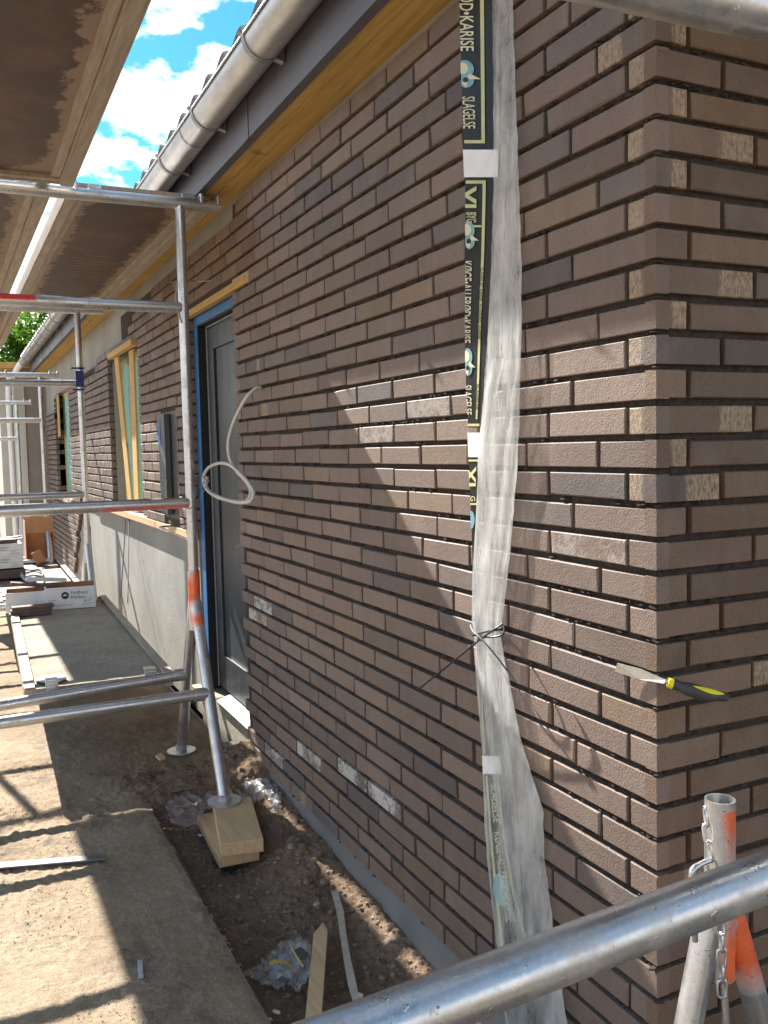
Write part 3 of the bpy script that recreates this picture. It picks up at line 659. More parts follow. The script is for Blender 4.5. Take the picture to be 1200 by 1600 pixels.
for X in brx:
    if X < -11.6: continue
    b = MB(); w2 = 0.0125; n2 = 16
    A = [(gy+(gr+.004)*math.cos(math.pi+math.pi*i/n2), gz+(gr+.004)*math.sin(math.pi+math.pi*i/n2)) for i in range(n2+1)]
    ins = [(gy-gr-0.018, gz+0.008)]; A = ins+A
    # the strap leaves the trough and runs to the fascia
    A = A[:13]+[(gy+.052, gz-gr+.004), (-0.156, gz-gr-0.0), (-0.1535, gz-gr+0.06)]
    B = [(p[0]*1+0, p[1]) for p in A]
    vs = [(X-w2, p[0], p[1]) for p in A]+[(X+w2, p[0], p[1]) for p in A]
    def nrm(i):
        p, q = A[max(0, i-1)], A[min(len(A)-1, i+1)]; t = Vector((q[0]-p[0], q[1]-p[1])).normalized(); return (-t.y*.004, t.x*.004)
    o = [nrm(i) for i in range(len(A))]
    vs += [(X-w2, p[0]-e[0]*-1, p[1]+e[1]) for p, e in zip(A, o)]+[(X+w2, p[0]+e[0], p[1]+e[1]) for p, e in zip(A, o)]
    m_ = len(A); f = []
    for i in range(m_-1):
        f += [(i, i+1, m_+i+1, m_+i), (2*m_+i, 3*m_+i, 3*m_+i+1, 2*m_+i+1), (i, 2*m_+i, 2*m_+i+1, i+1), (m_+i, m_+i+1, 3*m_+i+1, 3*m_+i)]
    b.add(vs, f); b.build('gutter_bracket', M_strap, gut)
# tiled roof
rt = MB(); ny_ = 26; st = 0.022
xs = [-11.9+st*i for i in range(int((XN+11.9)/st)+1)]
for X in xs:
    wv = 0.013*math.cos(2*math.pi*X/0.20)
    for j in range(ny_+1):
        t = j/ny_; yy = -0.262+t*5.0; rt.v.append(Vector((X, yy, 2.684+t*5.0*0.40+wv+0.02*((t*5/0.34) % 1.0)*-1+0.02)))
for i in range(len(xs)-1):
    for j in range(ny_): a = i*(ny_+1)+j; rt.f.append((a, a+ny_+1, a+ny_+2, a+1))
# thickness at the eave
o = len(rt.v)
for X in xs:
    wv = 0.013*math.cos(2*math.pi*X/0.20); rt.v.append(Vector((X, -0.262, 2.704+wv))); rt.v.append(Vector((X, -0.255, 2.68+wv)))
for i in range(len(xs)-1): a = o+2*i; rt.f.append((a, a+1, a+3, a+2))
rt.build('roof', M_tile, bld, smooth=False)
rf = MB(); rf.add([(-11.9, -0.14, 2.66), (XN, -0.14, 2.66), (XN, 4.8, 4.6), (-11.9, 4.8, 4.6)], [(0, 1, 2, 3)]); rf.add([(-0.02, 0, 2.45), (-0.02, 2.8, 2.45), (-0.02, 2.8, 4.1), (-0.02, 0, 2.72)], [(0, 1, 2, 3)])
rf.build('roof_underlay', M_mortar, bld)
# meter cabinet on the wall
mc = thing('meter_cabinet', 'tall slate grey cabinet with blue label set in the brick wall left of the door', 'cabinet', (-4.05, 0, 1.0))
b = MB(); b.b2(-4.27, -3.87, 0.006, 0.032, 0.985, 1.612); b.build('cabinet_box', M_black, mc)
b = MB(); b.b2(-4.235, -4.06, -0.028, 0.004, 1.01, 1.60); b.b2(-4.235, -4.06, -0.0285, 0.004, 1.18, 1.183); b.build('cabinet_door', M_dgrey, mc, bevel=0.002)
b = MB(); b.b2(-4.232, -4.165, -0.031, -0.0285, 1.42, 1.57); b.build('label_plate', M_blue, mc)
b = MB(); b.b2(-4.235, -4.06, -0.0292, -0.0282, 1.222, 1.227); b.build('door_seam', M_black, mc)

# wire ties left in the joints of the wall
def wire(pts, r, lab, name='wire_tie', mat=M_wire, cat='wire', group=None, org=None):
    b = MB(); b.tube(pts, r, 8, True); o = b.build(name, mat, smooth=True, org=org or pts[0]); return tag(o, lab, cat, group)
# conduit loop by the door
def curve(pts, n=14):
    P_ = [Vector(p) for p in pts]; out = []
    for i in range(len(P_)-1):
        p0 = P_[max(i-1, 0)]; p1 = P_[i]; p2 = P_[i+1]; p3 = P_[min(i+2, len(P_)-1)]
        for k in range(n):
            t = k/n; out.append(0.5*((2*p1)+(-p0+p2)*t+(2*p0-5*p1+4*p2-p3)*t*t+(-p0+3*p1-3*p2+p3)*t**3))
    out.append(P_[-1]); return out
cb = [(408, 606, 0.0), (398, 608, -.03), (382, 626, -.07), (365, 660, -.09), (357, 690, -.10), (359, 716, -.10), (370, 736, -.095), (383, 750, -.09), (391, 764, -.09), (390, 778, -.095), (380, 784, -.10),
      (360, 782, -.12), (338, 776, -.135), (323, 764, -.14), (318, 748, -.14), (325, 732, -.13), (342, 724, -.12), (358, 726, -.11), (371, 736, -.11), (388, 754, -.105), (396, 770, -.105), (391, 783, -.105), (372, 785, -.12), (348, 779, -.13), (329, 769, -.135), (322, 757, -.135), (324, 745, -.13)]
pts = curve([W(a, b_, y) for a, b_, y in cb])
b = MB(); b.tube(pts, 0.0075, 10); tag(b.build('cable_loop', M_cable, smooth=True, org=pts[0]), 'pale grey cable loop hanging out of the brick wall beside the door', 'cable')

# ------------------------------------------------------------------ scaffold frames on trestles
def hook(b, x, y, z): b.box((x, y, z), (0.05, 0.012, 0.05))
PR = 0.0215; TR = 0.0242
RED = lambda v: (0, 1, 0)
def trestle(loc, x, y, feet=((0.38, -0.89), (-0.38, -0.93)), ztop=0.86, outer=-1.27, name='scaffold_trestle', label='', group='scaffold trestles', swing='x', paint=None, rails=True):
    t = thing(name, label, 'trestle', loc, group)
    ys = [0] + ([outer] if rails else [])
    for yo in ys:
        hp = (lambda v: paint(v)) if (paint and yo == 0) else (lambda v: (0, 0, 0))
        b = MB(); b.tube([(x, y+yo, ztop-0.26), (x, y+yo, ztop)], 0.0262, 28, False, hp, sub=0.02)
        b.tube([(x, y+yo, ztop-0.26), (x, y+yo, ztop)], 0.0225, 28, False, lambda v: (0, 0, 0), sub=0.1)
        rg = []
        for q, rr in enumerate((0.0262, 0.0225)):
            rg += [(x+rr*math.cos(i*math.pi/14), y+yo+rr*math.sin(i*math.pi/14), ztop) for i in range(28)]
        b.add(rg, [(i, (i+1) % 28, 28+(i+1) % 28, 28+i) for i in range(28)])
        b.build('head_tube', M_galv, t, smooth=True)
        for (d, dz) in feet:
            top = Vector((x, y+yo, ztop-0.10)); bot = Vector((x+d, y+yo, ztop+dz)) if swing == 'x' else Vector((x, y+yo+d, ztop+dz))
            top += (bot-top).normalized()*0.035
            b = MB(); b.tube([top, bot], 0.0238, 24, True, hp, sub=0.02); b.build('leg', M_galv, t, smooth=True)
            b = MB(); b.cyl(bot, bot+Vector((0, 0, 0.007)), 0.068, 28); b.tube([bot+Vector((0, 0, .005)), bot+Vector((0, 0, .03))], 0.026, 20, True); b.build('foot_plate', M_galv, t, smooth=True)
    if rails:
        for (d, dz) in feet:
            zr = 0.362; k_ = (ztop-0.10-zr)/(-dz-0.10); xr = x+d*k_
            b = MB(); b.tube([(xr, y, zr), (xr, y+outer, zr-(0.004 if d > 0 else 0.05))], TR, 24, True, None); 
            for yy in (y-0.03, y+outer+0.03): b.tube([(xr, yy+.02, zr), (xr, yy-.03, zr)], TR+.004, 20, True)
            b.build('cross_rail', M_galv, t, smooth=True)
    return t
def frame(loc, x, y, dz, label, outer=-1.27, paint=None, levels=(2.42, 1.985, 1.155), base=0.80, group='scaffold frames', redr=None, tilt=(0, 0, 0)):
    t = thing('scaffold', label, 'scaffold', loc, group)
    for yo in (0, outer):
        b = MB(); b.tube([(x, y+yo, base), (x, y+yo, levels[0]-0.005+dz)], PR, 24, True); b.build('post', M_galv, t, smooth=True)
    for n, zl in enumerate(levels):
        z = zl+dz; e0, e1 = (y+0.175, y+outer-0.175) if n == 0 else (y-0.012, y+outer+0.012)
        pf = None
        if redr and n in redr: pf = redr[n]
        sl_ = tilt[n]; b = MB(); b.tube([(x, e0, z+sl_*(e0+.42)), (x, e1, z+sl_*(e1+.42))], TR, 24, True, pf or (lambda v: (0, 0, 0)), sub=0.025)
        r_ = b.build('top_transom' if n == 0 else 'guard_rail', M_galv, t, smooth=True)
        if n == 0:
            for yy in (e0-.012, e0-.085, -0.655, e1+.01): c = MB(); c.box((x, yy, z+0.026), (0.052, 0.014, 0.040)); c.build('hook_stop', M_galv, r_, bevel=0.004)
    return t
def orange(v):
    a = math.atan2(v.y+0.235, v.x+2.6)
    k = 0.95-((v.z-0.80-0.03*math.sin(a))/0.105)**2 - 0.45*max(0, math.sin(a-0.3)) + 0.35*fbm(v.x*30, v.y*30, v.z*14, 3)
    if v.z < 0.70: k = max(k, 0.8-((v.z-0.655)/0.05)**2-0.5*abs(math.sin(a*.5)) ) if math.cos(a+1.2) > 0 else k
    return (max(0, min(1, k)), 0, 0)
redlow = lambda v: (0, 0.62 if (v.z < 1.150 and -0.62 < v.y < -0.24) else 0, 0)
redtop = lambda v: (0, 0.75 if (v.z > 1.985 and v.y < -0.84+0.05*fbm(v.y*8, v.x*30, 0)) else 0, 0)
f1 = frame((-2.6, -0.235, 0.8), -2.6, -0.235, 0, 'front scaffold frame standing beside the blue taped door, rails with red spray marks', redr={1: redtop, 2: redlow}, base=0.72)
t1 = trestle((-2.6, -0.235, 0), -2.6, -0.235, feet=((0.38, -0.898), (-0.38, -0.918)), label='orange sprayed trestle with one foot on the stacked wooden blocks', paint=orange)
f2 = frame((-5.45, -0.31, 0.8), -5.45, -0.31, 0, 'second scaffold frame seen past the tall window with green foil', base=0.72, levels=(2.385, 1.875, 1.09))
t2 = trestle((-5.45, -0.31, 0), -5.45, -0.31, label='trestle under the second scaffold frame, at the far end of the low deck')
f3 = frame((-8.1, -0.35, 0.8), -8.1, -0.35, -0.27, 'third scaffold frame whose top rail ends against the second window', base=0.60)
t3 = trestle((-8.1, -0.35, 0), -8.1, -0.35, label='third trestle from the camera, beside the upright brown cardboard box')
f4 = frame((-10.6, -0.33, 0.8), -10.6, -0.42, -0.40, 'farthest scaffold frame in front of the white downpipe', base=0.60)
t4 = trestle((-10.6, -0.33, 0), -10.6, -0.42, label='farthest scaffold trestle near the end of the building')
f0 = frame((0.62, -0.24, 0.8), 0.62, -0.225, 0, 'nearest scaffold frame whose two thick rails cross the picture close to the camera', levels=(1.779, 0.920), base=0.0, outer=-1.27, tilt=(0.02, 0.054))
# wires on the front frame
wire(curve([(-2.61, -0.29, 2.09), (-2.60, -0.20, 2.10), (-2.6, -0.17, 2.10), (-2.57, -0.12, 2.10)]), 0.003, 'short steel pin wired across the front scaffold post near the lintel')
wire(curve([(-2.58, -0.262, 2.09), (-2.59, -0.27, 2.0), (-2.58, -0.25, 1.92), (-2.57, -0.268, 2.0), (-2.58, -0.262, 2.08)]), 0.0022, 'thin twisted wire loop hanging on the front scaffold post')
wire(curve([(-2.6, -0.265, 1.26), (-2.58, -0.20, 1.27), (-2.58, -0.17, 1.25), (-2.60, -0.2, 1.22), (-2.60, -0.26, 1.16), (-2.575, -0.25, 1.13), (-2.6, -0.20, 1.165), (-2.6, -0.15, 1.25)]), 0.002, 'loose binding wire between the front scaffold post and the cable loop')
wire([(-3.62, 0.03, 0.985), (-3.60, -0.17, 0.975), (-2.63, -0.225, 0.98)], 0.005, 'thin steel rod running from the grey wall to the front post', 'steel_rod', M_wire, 'rod')
cq = at(124, 592, 0, -5.42); b = MB(); b.box(cq, (0.05, 0.055, 0.11)); b.box(cq+Vector((0, -.01, .075)), (0.03, 0.09, 0.012)); b.box(cq+Vector((0, -.01, -.075)), (0.03, 0.08, 0.012))
tag(b.build('blue_clamp', simple('navy_clamp', (0.02, 0.04, 0.20), 0.5), bevel=0.003, org=(-5.45, -0.26, 1.87)), 'small dark blue clamp on the post of the second frame', 'clamp')

# decks
def deck(x0, x1, y0, y1, zb, label, yaw=0.0, top=M_sand, group='scaffold decks', reds=False, th=0.07, sandtop=False):
    piv = Vector((x1, (y0+y1)/2, zb)); t = thing('scaffold_deck', label, 'deck', piv, group)
    xs = [x0+(x1-x0)*i/60 for i in range(61)]; ys = [y0+.045+(y1-y0-.09)*i/24 for i in range(25)]; b = MB(); nn = 25
    def ed(x, y): return max(0, 1-min(y-y0-.045, y1-.045-y)/0.20)*0.75 + max(0, 1-min(x-x0, x1-x)/0.22)*0.5
    for zt, fl in ((zb+.030, 1), (zb+.045, 0)):
        vs = [(x, y, zt) for x in xs for y in ys]; fs = [((i*nn+j), (i*nn+j+1), ((i+1)*nn+j+1), ((i+1)*nn+j)) for i in range(60) for j in range(24)]
        if not fl: fs = [f[::-1] for f in fs]
        b.add(vs, fs, edge=[ed(x, y) for x in xs for y in ys])
    b.build('deck_panel', M_ply, t)
    for sgn, yy in ((1, y0), (-1, y1)):
        r_ = MB(); r_.b2(x0, x1, yy, yy+sgn*0.006, zb, zb+th); r_.b2(x0, x1, yy+sgn*.0065, yy+sgn*0.045, zb, zb+.006); r_.b2(x0, x1, yy+sgn*.0455, yy+sgn*0.05, zb+.003, zb+.029)
        r_.b2(x0, x1, yy+sgn*.0065, yy+sgn*0.044, zb+th-.006, zb+th); r_.b2(x0, x1, yy+sgn*0.052, yy+sgn*0.085, zb+.020, zb+.0295)
        r_.build('side_rail', M_alu, t, bevel=0.001)
    for xx, s_ in ((x0, 1), (x1, -1)):
        r_ = MB(); r_.b2(xx, xx+s_*.045, y0+.046, y1-.046, zb+.012, zb+.029); r_.b2(xx-s_*.001, xx+s_*.006, y0+.007, y1-.007, zb+.006, zb+th-.008); r_.build('end_beam', M_alu, t, bevel=0.001)
        for yy in (y0+0.11, y1-0.11):
            h = MB(); h.b2(xx-s_*0.002, xx-s_*0.055, yy-.026, yy+.026, zb+.092 if sandtop else zb+.030, zb+.105 if sandtop else zb+.048); h.b2(xx-s_*.049, xx-s_*0.057, yy-.026, yy+.026, (zb+0.03 if sandtop else zb-0.018), (zb+.0925 if sandtop else zb+.0305)); h.b2(xx-s_*0.0565, xx-s_*0.064, yy-.018, yy+.018, (zb+.05 if sandtop else zb-.006), (zb+.08 if sandtop else zb+.02)); h.build('hook_claw', M_galv, t, bevel=0.002)
    if sandtop:
        q = MB(); grid(q, x0+.01, x1-.008, y0+.008, y1-.008, 0.022, lambda x, y: zb+0.0515+0.005*fbm(x*5, y*5, 2, 4)*0.6+.0015*fbm(x*40, y*40, 1, 2)); q.build('sand_layer', sandtop, t, smooth=True)
    if yaw: t.rotation_euler = (0, 0, yaw)
    return t
deck(-2.535, 0.52, -1.42, -0.690, 2.425, 'nearest overhead deck with dark brown underside and pale edge profile', R(-0.35))
deck(-5.39, -2.665, -0.685, -0.085, 2.420, 'overhead deck beside the wall with scratched brown underside', R(0.5))
deck(-5.39, -2.665, -1.46, -0.742, 2.420, 'overhead deck left of the bright gap, outer row behind the front frame', R(0.6))
deck(-8.05, -5.51, -1.27, -0.66, 2.39, 'far overhead deck of the outer row beyond the second frame', R(0.4))
M_sandlow = sand_mat('grey_sand_film', (0.32, 0.27, 0.215), (0.44, 0.38, 0.305), (0.52, 0.455, 0.37), 0.6)
deck(-5.38, -2.872, -0.925, -0.285, 0.297, 'low sand strewn deck in front of the grey wall', R(-1.6), sandtop=M_sandlow)
deck(-8.02, -5.50, -0.93, -0.30, 0.297, 'far low deck with bare brown board behind the boxes', R(-1.0))
shade_deck = deck(-2.70, 0.0, -0.35, 0.35, 2.30, 'added overhead deck out of view, shading the right hand brick face')  # unseen deck added to darken the right face
shade_deck.location = (0.56, -0.10, 2.30); shade_deck.rotation_euler = (0, 0, R(-90))
# scratch marks under the deck
b = MB()
for i in range(9):
    x = -3.9-0.085*i*0.9; y0 = -0.47+random.uniform(-.03, .03); y1 = -0.27+random.uniform(-.05, .04)
    P0 = Vector((x, y0, 2.4485)); P1 = Vector((x+random.uniform(-.02, .02), y1, 2.4485)); w = 0.006
    b.add([P0+Vector((-w, 0, 0)), P0+Vector((w, 0, 0)), P1+Vector((w, 0, 0)), P1+Vector((-w, 0, 0))], [(0, 1, 2, 3)])
dk = [o for o in bpy.data.objects if o.name.startswith('scaffold_deck') and 'scratched' in o.get('label', '')][0]
b.build('scratch_marks', simple('scratched_ply', (0.30, 0.20, 0.14), 0.8), dk)
# disc on low deck
zt = 0.357
b = MB(); c = G(80, 1062, zt); b.tube([(c.x, c.y, zt), (c.x, c.y, zt+.006)], 0.066, 36); 
o = b.build('base_disc', M_galv, smooth=True, org=(c.x, c.y, zt)); tag(o, 'round steel disc lying at the near end of the low deck', 'disc')
h = MB(); h.cyl((c.x, c.y, zt+.006), (c.x, c.y, zt+.0075), 0.010, 16); h.build('centre_hole', M_black, o)

# wooden blocks under the trestle foot
def block(cx, cy, z0, z1, lx, ly, a, lab):
    b = MB(); b.box((cx, cy, (z0+z1)/2), (lx, ly, z1-z0), rotz(a)); 
    return tag(b.build('wood_block', M_rawpine, bevel=0.003, org=(cx, cy, z0)), lab, 'block', 'wood blocks under the foot')
block(-2.062, -0.272, -0.1355, -0.0905, 0.41, 0.15, R(-3), 'lower of the two stacked pine blocks, turned slightly outwards')
block(-2.038, -0.238, -0.090, -0.0395, 0.42, 0.155, R(-11), 'upper pine block carrying the round foot of the trestle')

# near trestle with chain
orn = lambda v: ((0.9 if (v.z > 0.30 and (math.atan2(v.y-0.004, v.x-0.15) % (2*math.pi) < 1.05 or math.atan2(v.y-0.004, v.x-0.15) % (2*math.pi) > 5.25) and v.y > -0.012) else 0.0)*(0.72+0.5*fbm(v.x*14, v.y*14, v.z*9, 2)), 0, 0)
def orn2(v):
    rgt = Vector((v.x-0.15, v.y-0.004, 0)).dot(Vector((0.43, 0.90, 0)))
    k = 1.0-abs(rgt-0.012)/0.030
    zb_ = 0.75+0.45*math.sin((v.z-0.30)*15)
    if v.z < 0.44 or v.z > 0.745: return (max(0, k)*0.55*max(0, 1-abs(v.z-.44)*8) if v.z < .44 else 0, 0, 0)
    return (max(0, min(1, k*zb_+0.12)), 0, 0)
def ornleg(v):
    k = 1 if 0.40 < v.z < 0.66 and v.y > 0.02 else 0
    return (0.85*k*(1-max(0, 0.47-v.z)*9), 0, 0)
nt_ = thing('scaffold_trestle', 'open topped orange sprayed trestle with chain at the brick corner', 'trestle', (0.15, 0.004, -0.13), 'scaffold trestles')
hx, hy, hz = 0.15, 0.004, 0.757
b = MB(); b.tube([(hx, hy, 0.44), (hx, hy, hz)], 0.0256, 32, False, orn2, sub=0.008); b.tube([(hx, hy, 0.44), (hx, hy, hz)], 0.0222, 32, False, lambda v: (0, 0, 0), sub=0.1)
b.add([(hx+rr*math.cos(i*math.pi/16), hy+rr*math.sin(i*math.pi/16), hz) for rr in (0.0256, 0.0222) for i in range(32)], [(i, (i+1) % 32, 32+(i+1) % 32, 32+i) for i in range(32)])
b.build('head_tube', M_galv, nt_, smooth=True)
for d, pf in ((-0.215, lambda v: (0, 0, 0)), (0.25, ornleg)):
    top = Vector((hx, hy+(.008 if d > 0 else -.012), 0.60)); bot = Vector((hx+0.01, hy+d, -0.13))
    b = MB(); b.tube([top, bot], 0.0232, 28, True, pf, sub=0.01); b.build('leg', M_galv, nt_, smooth=True)
    b = MB(); b.cyl(bot, bot+Vector((0, 0, 0.007)), 0.068, 28); b.build('foot_plate', M_galv, nt_, smooth=True)
# pin and chain
def link(c, L_, w, r, dirv, side):
    dirv = dirv.normalized(); side = (side-dirv*side.dot(dirv)).normalized(); pts = []
    for i in range(17):
        t = 2*math.pi*i/16; s_, c_ = math.sin(t), math.cos(t)
        pts.append(c+dirv*((L_/2-w/2)*(1 if s_ > 0 else -1)*(1 if abs(s_) > 1e-6 else 0)+s_*w/2)+side*(c_*w/2))
    b.tube(pts, r, 8, False)
ch = thing('chain', 'small galvanised chain hanging down the near trestle', 'chain', (0.17, -0.03, 0.70))
path = [at(1103, 1276, 0, .175), at(1112, 1345, 0, .19), at(1122, 1400, 0, .19), at(1127, 1470, 0, .19), at(1128, 1545, 0, .19)]
cp = curve(path, 6); acc = []; dist = 0; pos = [cp[0]]
for p, q in zip(cp, cp[1:]): dist += (q-p).length
nl = int(dist/0.0265); 
def along(t):
    s_ = t*dist
    for p, q in zip(cp, cp[1:]):
        l = (q-p).length
        if s_ <= l: return p.lerp(q, s_/l), (q-p)
        s_ -= l
    return cp[-1], cp[-1]-cp[-2]
for i in range(nl+1):
    c_, d_ = along(i/nl); b = MB(); link(c_, 0.032, 0.015, 0.0023, d_, Vector((0.5, 1, 0)) if i % 2 else Vector((1, -0.5, 0))); b.build('chain_link', M_galv, ch, smooth=True)
pn = curve([at(1086, 1470, 0, .195), at(1084, 1420, 0, .2), at(1081, 1372, 0, .2), at(1084, 1358, 0, .2), at(1096, 1350, 0, .195), at(1112, 1343, 0, .19)], 6)
b = MB(); b.tube(pn, 0.0052, 12); tag(b.build('locking_pin', M_galv, smooth=True, org=pn[0]), 'bent steel locking pin behind the near rail, beside the chain', 'pin')
bar = [at(1130, 1525, 0, .185), at(1137, 1640, 0, .19)]
b = MB(); b.tube(bar, 0.0062, 12); tag(b.build('chain_bar', M_galv, smooth=True, org=bar[1]), 'straight steel rod hanging at the end of the chain', 'rod')

# ------------------------------------------------------------------ trowel stuck in the corner joint
tr = thing('pointing_trowel', 'worn trowel with black and yellow handle stuck in the corner joint', 'trowel', (0.0, -0.02, 0.935))
Pt = at(965, 1042, 1, -0.012); Pe = at(1046, 1066, 0, 0.028)
A1 = at(965, 1036, 1, -0.013); A2 = at(961, 1049, 1, -0.013); B1 = at(1040, 1062, 0, 0.022); B2 = at(1038, 1068, 0, 0.022)
A1b = at(1000, 1041, 0, -0.02) if False else A1.lerp(B1, 0.5)+Vector((0, 0, 0.004)); A2b = A2.lerp(B2, 0.5)+Vector((0, 0, -0.004))
b = MB(); n_ = (B1-A1).cross(A2-A1).normalized()*0.0008
ring = [A1, A1b, B1, B2, A2b, A2]; vs = [p+n_ for p in ring]+[p-n_ for p in ring]
b.add(vs, [tuple(range(6)), tuple(range(11, 5, -1))]+[(i, 6+i, 6+(i+1) % 6, (i+1) % 6) for i in range(6)]); b.build('blade', M_trowel, tr)
H0 = (B1+B2)/2; H1 = at(1140, 1090, 0, 0.085); H0b = H0.lerp(H1, 0.06)
b = MB(); b.tube([H0, H0.lerp(H1, .05), H0b.lerp(H1, .05)], 0.004, 12); b.build('tang', M_trowel, tr, smooth=True)
hp = [H0.lerp(H1, 0.08+0.92*i/20)+Vector((0, 0, -0.004*math.sin(math.pi*i/20))) for i in range(21)]
prof_ = lambda t: 0.0085+0.0045*math.sin(math.pi*min(1, t*1.15)) - (0.0075*max(0, (t-0.93)/0.07)**2) - 0.002*math.exp(-((t-.18)/.07)**2)
b = MB(); b.tube(hp, prof_, 24); b.build('handle', M_rubber, tr, smooth=True)
b = MB(); b.tube([H0.lerp(H1, 0.045), H0.lerp(H1, 0.075), H0.lerp(H1, 0.12)], lambda t: 0.0088+0.0015*t, 24); b.build('collar', M_yellow, tr, smooth=True)
dirh = (H1-H0).normalized(); upv = Vector((0, 0, 1)); upv = (upv-dirh*upv.dot(dirh)).normalized(); sdv = dirh.cross(upv)
b = MB(); vs = []; NN = 16
for i in range(NN+1):
    t = 0.34+0.55*i/NN; c_ = hp[0].lerp(hp[-1], t)+Vector((0, 0, -0.004*math.sin(math.pi*t))); wdt = 0.62*math.sin(math.pi*min(1, (i/NN)*1.0))**0.6*(0.35+0.65*i/NN)
    for j in range(7):
        cv = (CAM-c_).normalized(); cv = (cv-dirh*cv.dot(dirh)).normalized(); ub = (cv*.75+upv*.66).normalized(); sb_ = dirh.cross(ub); an = wdt*(j/3-1); rr = prof_(t)*1.0+0.0008; vs.append(c_+(ub*math.cos(an)+sb_*math.sin(an))*rr)
b.add(vs, [(i*7+j, i*7+j+1, i*7+j+8, i*7+j+7) for i in range(NN) for j in range(6)]); b.build('grip_inlay', M_yellow, tr, smooth=True)

# ------------------------------------------------------------------ hanging plastic sleeve
sl = thing('plastic_sleeve', 'long milky plastic packaging sleeve with black printed strip hanging on the wall', 'packaging', (-0.55, -0.06, 0.0))
def interp(tab, py):
    if py <= tab[0][0]: return tab[0][1:]
    for p, q in zip(tab, tab[1:]):
        if py <= q[0]:
            t = (py-p[0])/(q[0]-p[0]); return tuple(a+(b_-a)*t for a, b_ in zip(p[1:], q[1:]))
    return tab[-1][1:]
# outline tables: height mark -> left and right edge
T_blk = [(-60, 717, 773), (0, 718, 773), (200, 723, 773), (300, 727, 772), (400, 728, 768), (500, 727, 762), (600, 728, 757), (660, 731, 752), (760, 734, 748), (860, 738, 746), (960, 741, 752), (1000, 744, 754),
         (1090, 750, 778), (1150, 752, 782), (1300, 762, 800), (1400, 769, 822), (1480, 776, 850), (1640, 800, 880)]
T_flm = [(-60, 768, 800), (0, 769, 801), (150, 771, 806), (300, 771, 811), (420, 767, 815), (520, 762, 815), (620, 755, 812), (700, 748, 810), (800, 744, 803), (900, 738, 793), (970, 737, 785), (992, 741, 782),
         (1030, 742, 788), (1090, 746, 801), (1150, 752, 812), (1270, 757, 850), (1290, 757, 848), (1350, 762, 852), (1480, 776, 868), (1560, 785, 880), (1640, 796, 893)]
T_frt = [(560, 768, 790), (620, 757, 776), (700, 747, 774), (800, 744, 773), (900, 739, 772), (970, 738, 770), (992, 741, 768), (1050, 748, 775), (1150, 762, 792), (1250, 775, 806), (1350, 786, 812), (1480, 800, 820), (1560, 800, 824)]
def sheet(mb, tab, y0f, p0, p1, nu=14, nv=150, fold=0.003, seed=0.0, wr=0.002):
    o = len(mb.v)
    for j in range(nv+1):
        py = p0+(p1-p0)*j/nv; l_, r_ = interp(tab, py); l_ += 1.2*fbm(py*.03, seed, 1); r_ += 1.6*fbm(py*.025, seed, 5)
        for i in range(nu+1):
            t = i/nu; y = y0f(py, t)+fold*math.sin(t*9+seed+py*.004+1.5*fbm(py*.006, seed))+wr*fbm(t*5, py*.012, seed)
            mb.v.append(W(l_+(r_-l_)*t, py, y))
    for j in range(nv):
        for i in range(nu): a = o+j*(nu+1)+i; mb.f.append((a, a+1, a+nu+2, a+nu+1))
b = MB(); sheet(b, T_flm, lambda p, t: -0.0125-0.003*math.sin(math.pi*t)-0.006*abs(math.sin(t*8+p*.006+1.2*fbm(p*.004, 2)))**0.5, -60, 1660, 44, 300, 0.0016, 1.0, 0.0014); b.build('film', M_film, sl, smooth=True)
b = MB(); sheet(b, T_flm, lambda p, t: -0.0048, -60, 1660, 10, 120, 0.0006, 3.0, 0.0008); b.build('film', M_film2, sl, smooth=True)
b = MB(); sheet(b, T_frt, lambda p, t: -0.0235-0.003*math.sin(math.pi*t), 560, 1560, 12, 160, 0.0015, 6.0, 0.001); b.build('film', M_film2, sl, smooth=True)
YB = -0.0072
def bl(py, t): l_, r_ = interp(T_blk, py); return W(l_+(r_-l_)*t, py, YB+0.0015*math.sin(py*.03))
def strip(mb, p0, p1, t0, t1, dy=0.0, nv=None):
    nv = nv or max(1, int(abs(p1-p0)/10)); o = len(mb.v)
    for j in range(nv+1):
        py = p0+(p1-p0)*j/nv
        for t in (t0, t1): v = bl(py, t); mb.v.append(v+Vector((0, dy, 0)))
    for j in range(nv): a = o+2*j; mb.f.append((a, a+1, a+3, a+2))
b = MB(); strip(b, -60, 233, 0, 1); strip(b, 278, 668, 0, 1); strip(b, 715, 1180, 0, 1); strip(b, 1210, 1660, 0, 1); blk = b.build('black_strip', M_filmblk, sl)
for q_ in ((234, 277, 0, 1.15), (676, 714, 0, 1.1), (1181, 1209, 0, .9)): b = MB(); strip(b, *q_, -.002); b.build('white_band', M_filmwht, sl)
for q_ in ((-60, 224, .60, .71), (219, 224, 0.05, .60), (282, 287, 0.05, .62), (282, 655, .62, .73), (662, 666, 0, .9), (352, 355, .05, .60), (718, 721, 0, .9), (786, 789, 0, .9),
           (1090, 1178, .10, .16), (1212, 1480, .10, .18), (1090, 1178, .55, .63), (1212, 1500, .62, .70)):
    b = MB(); strip(b, *q_, -.0015); b.build('lime_border', M_lime, blk)
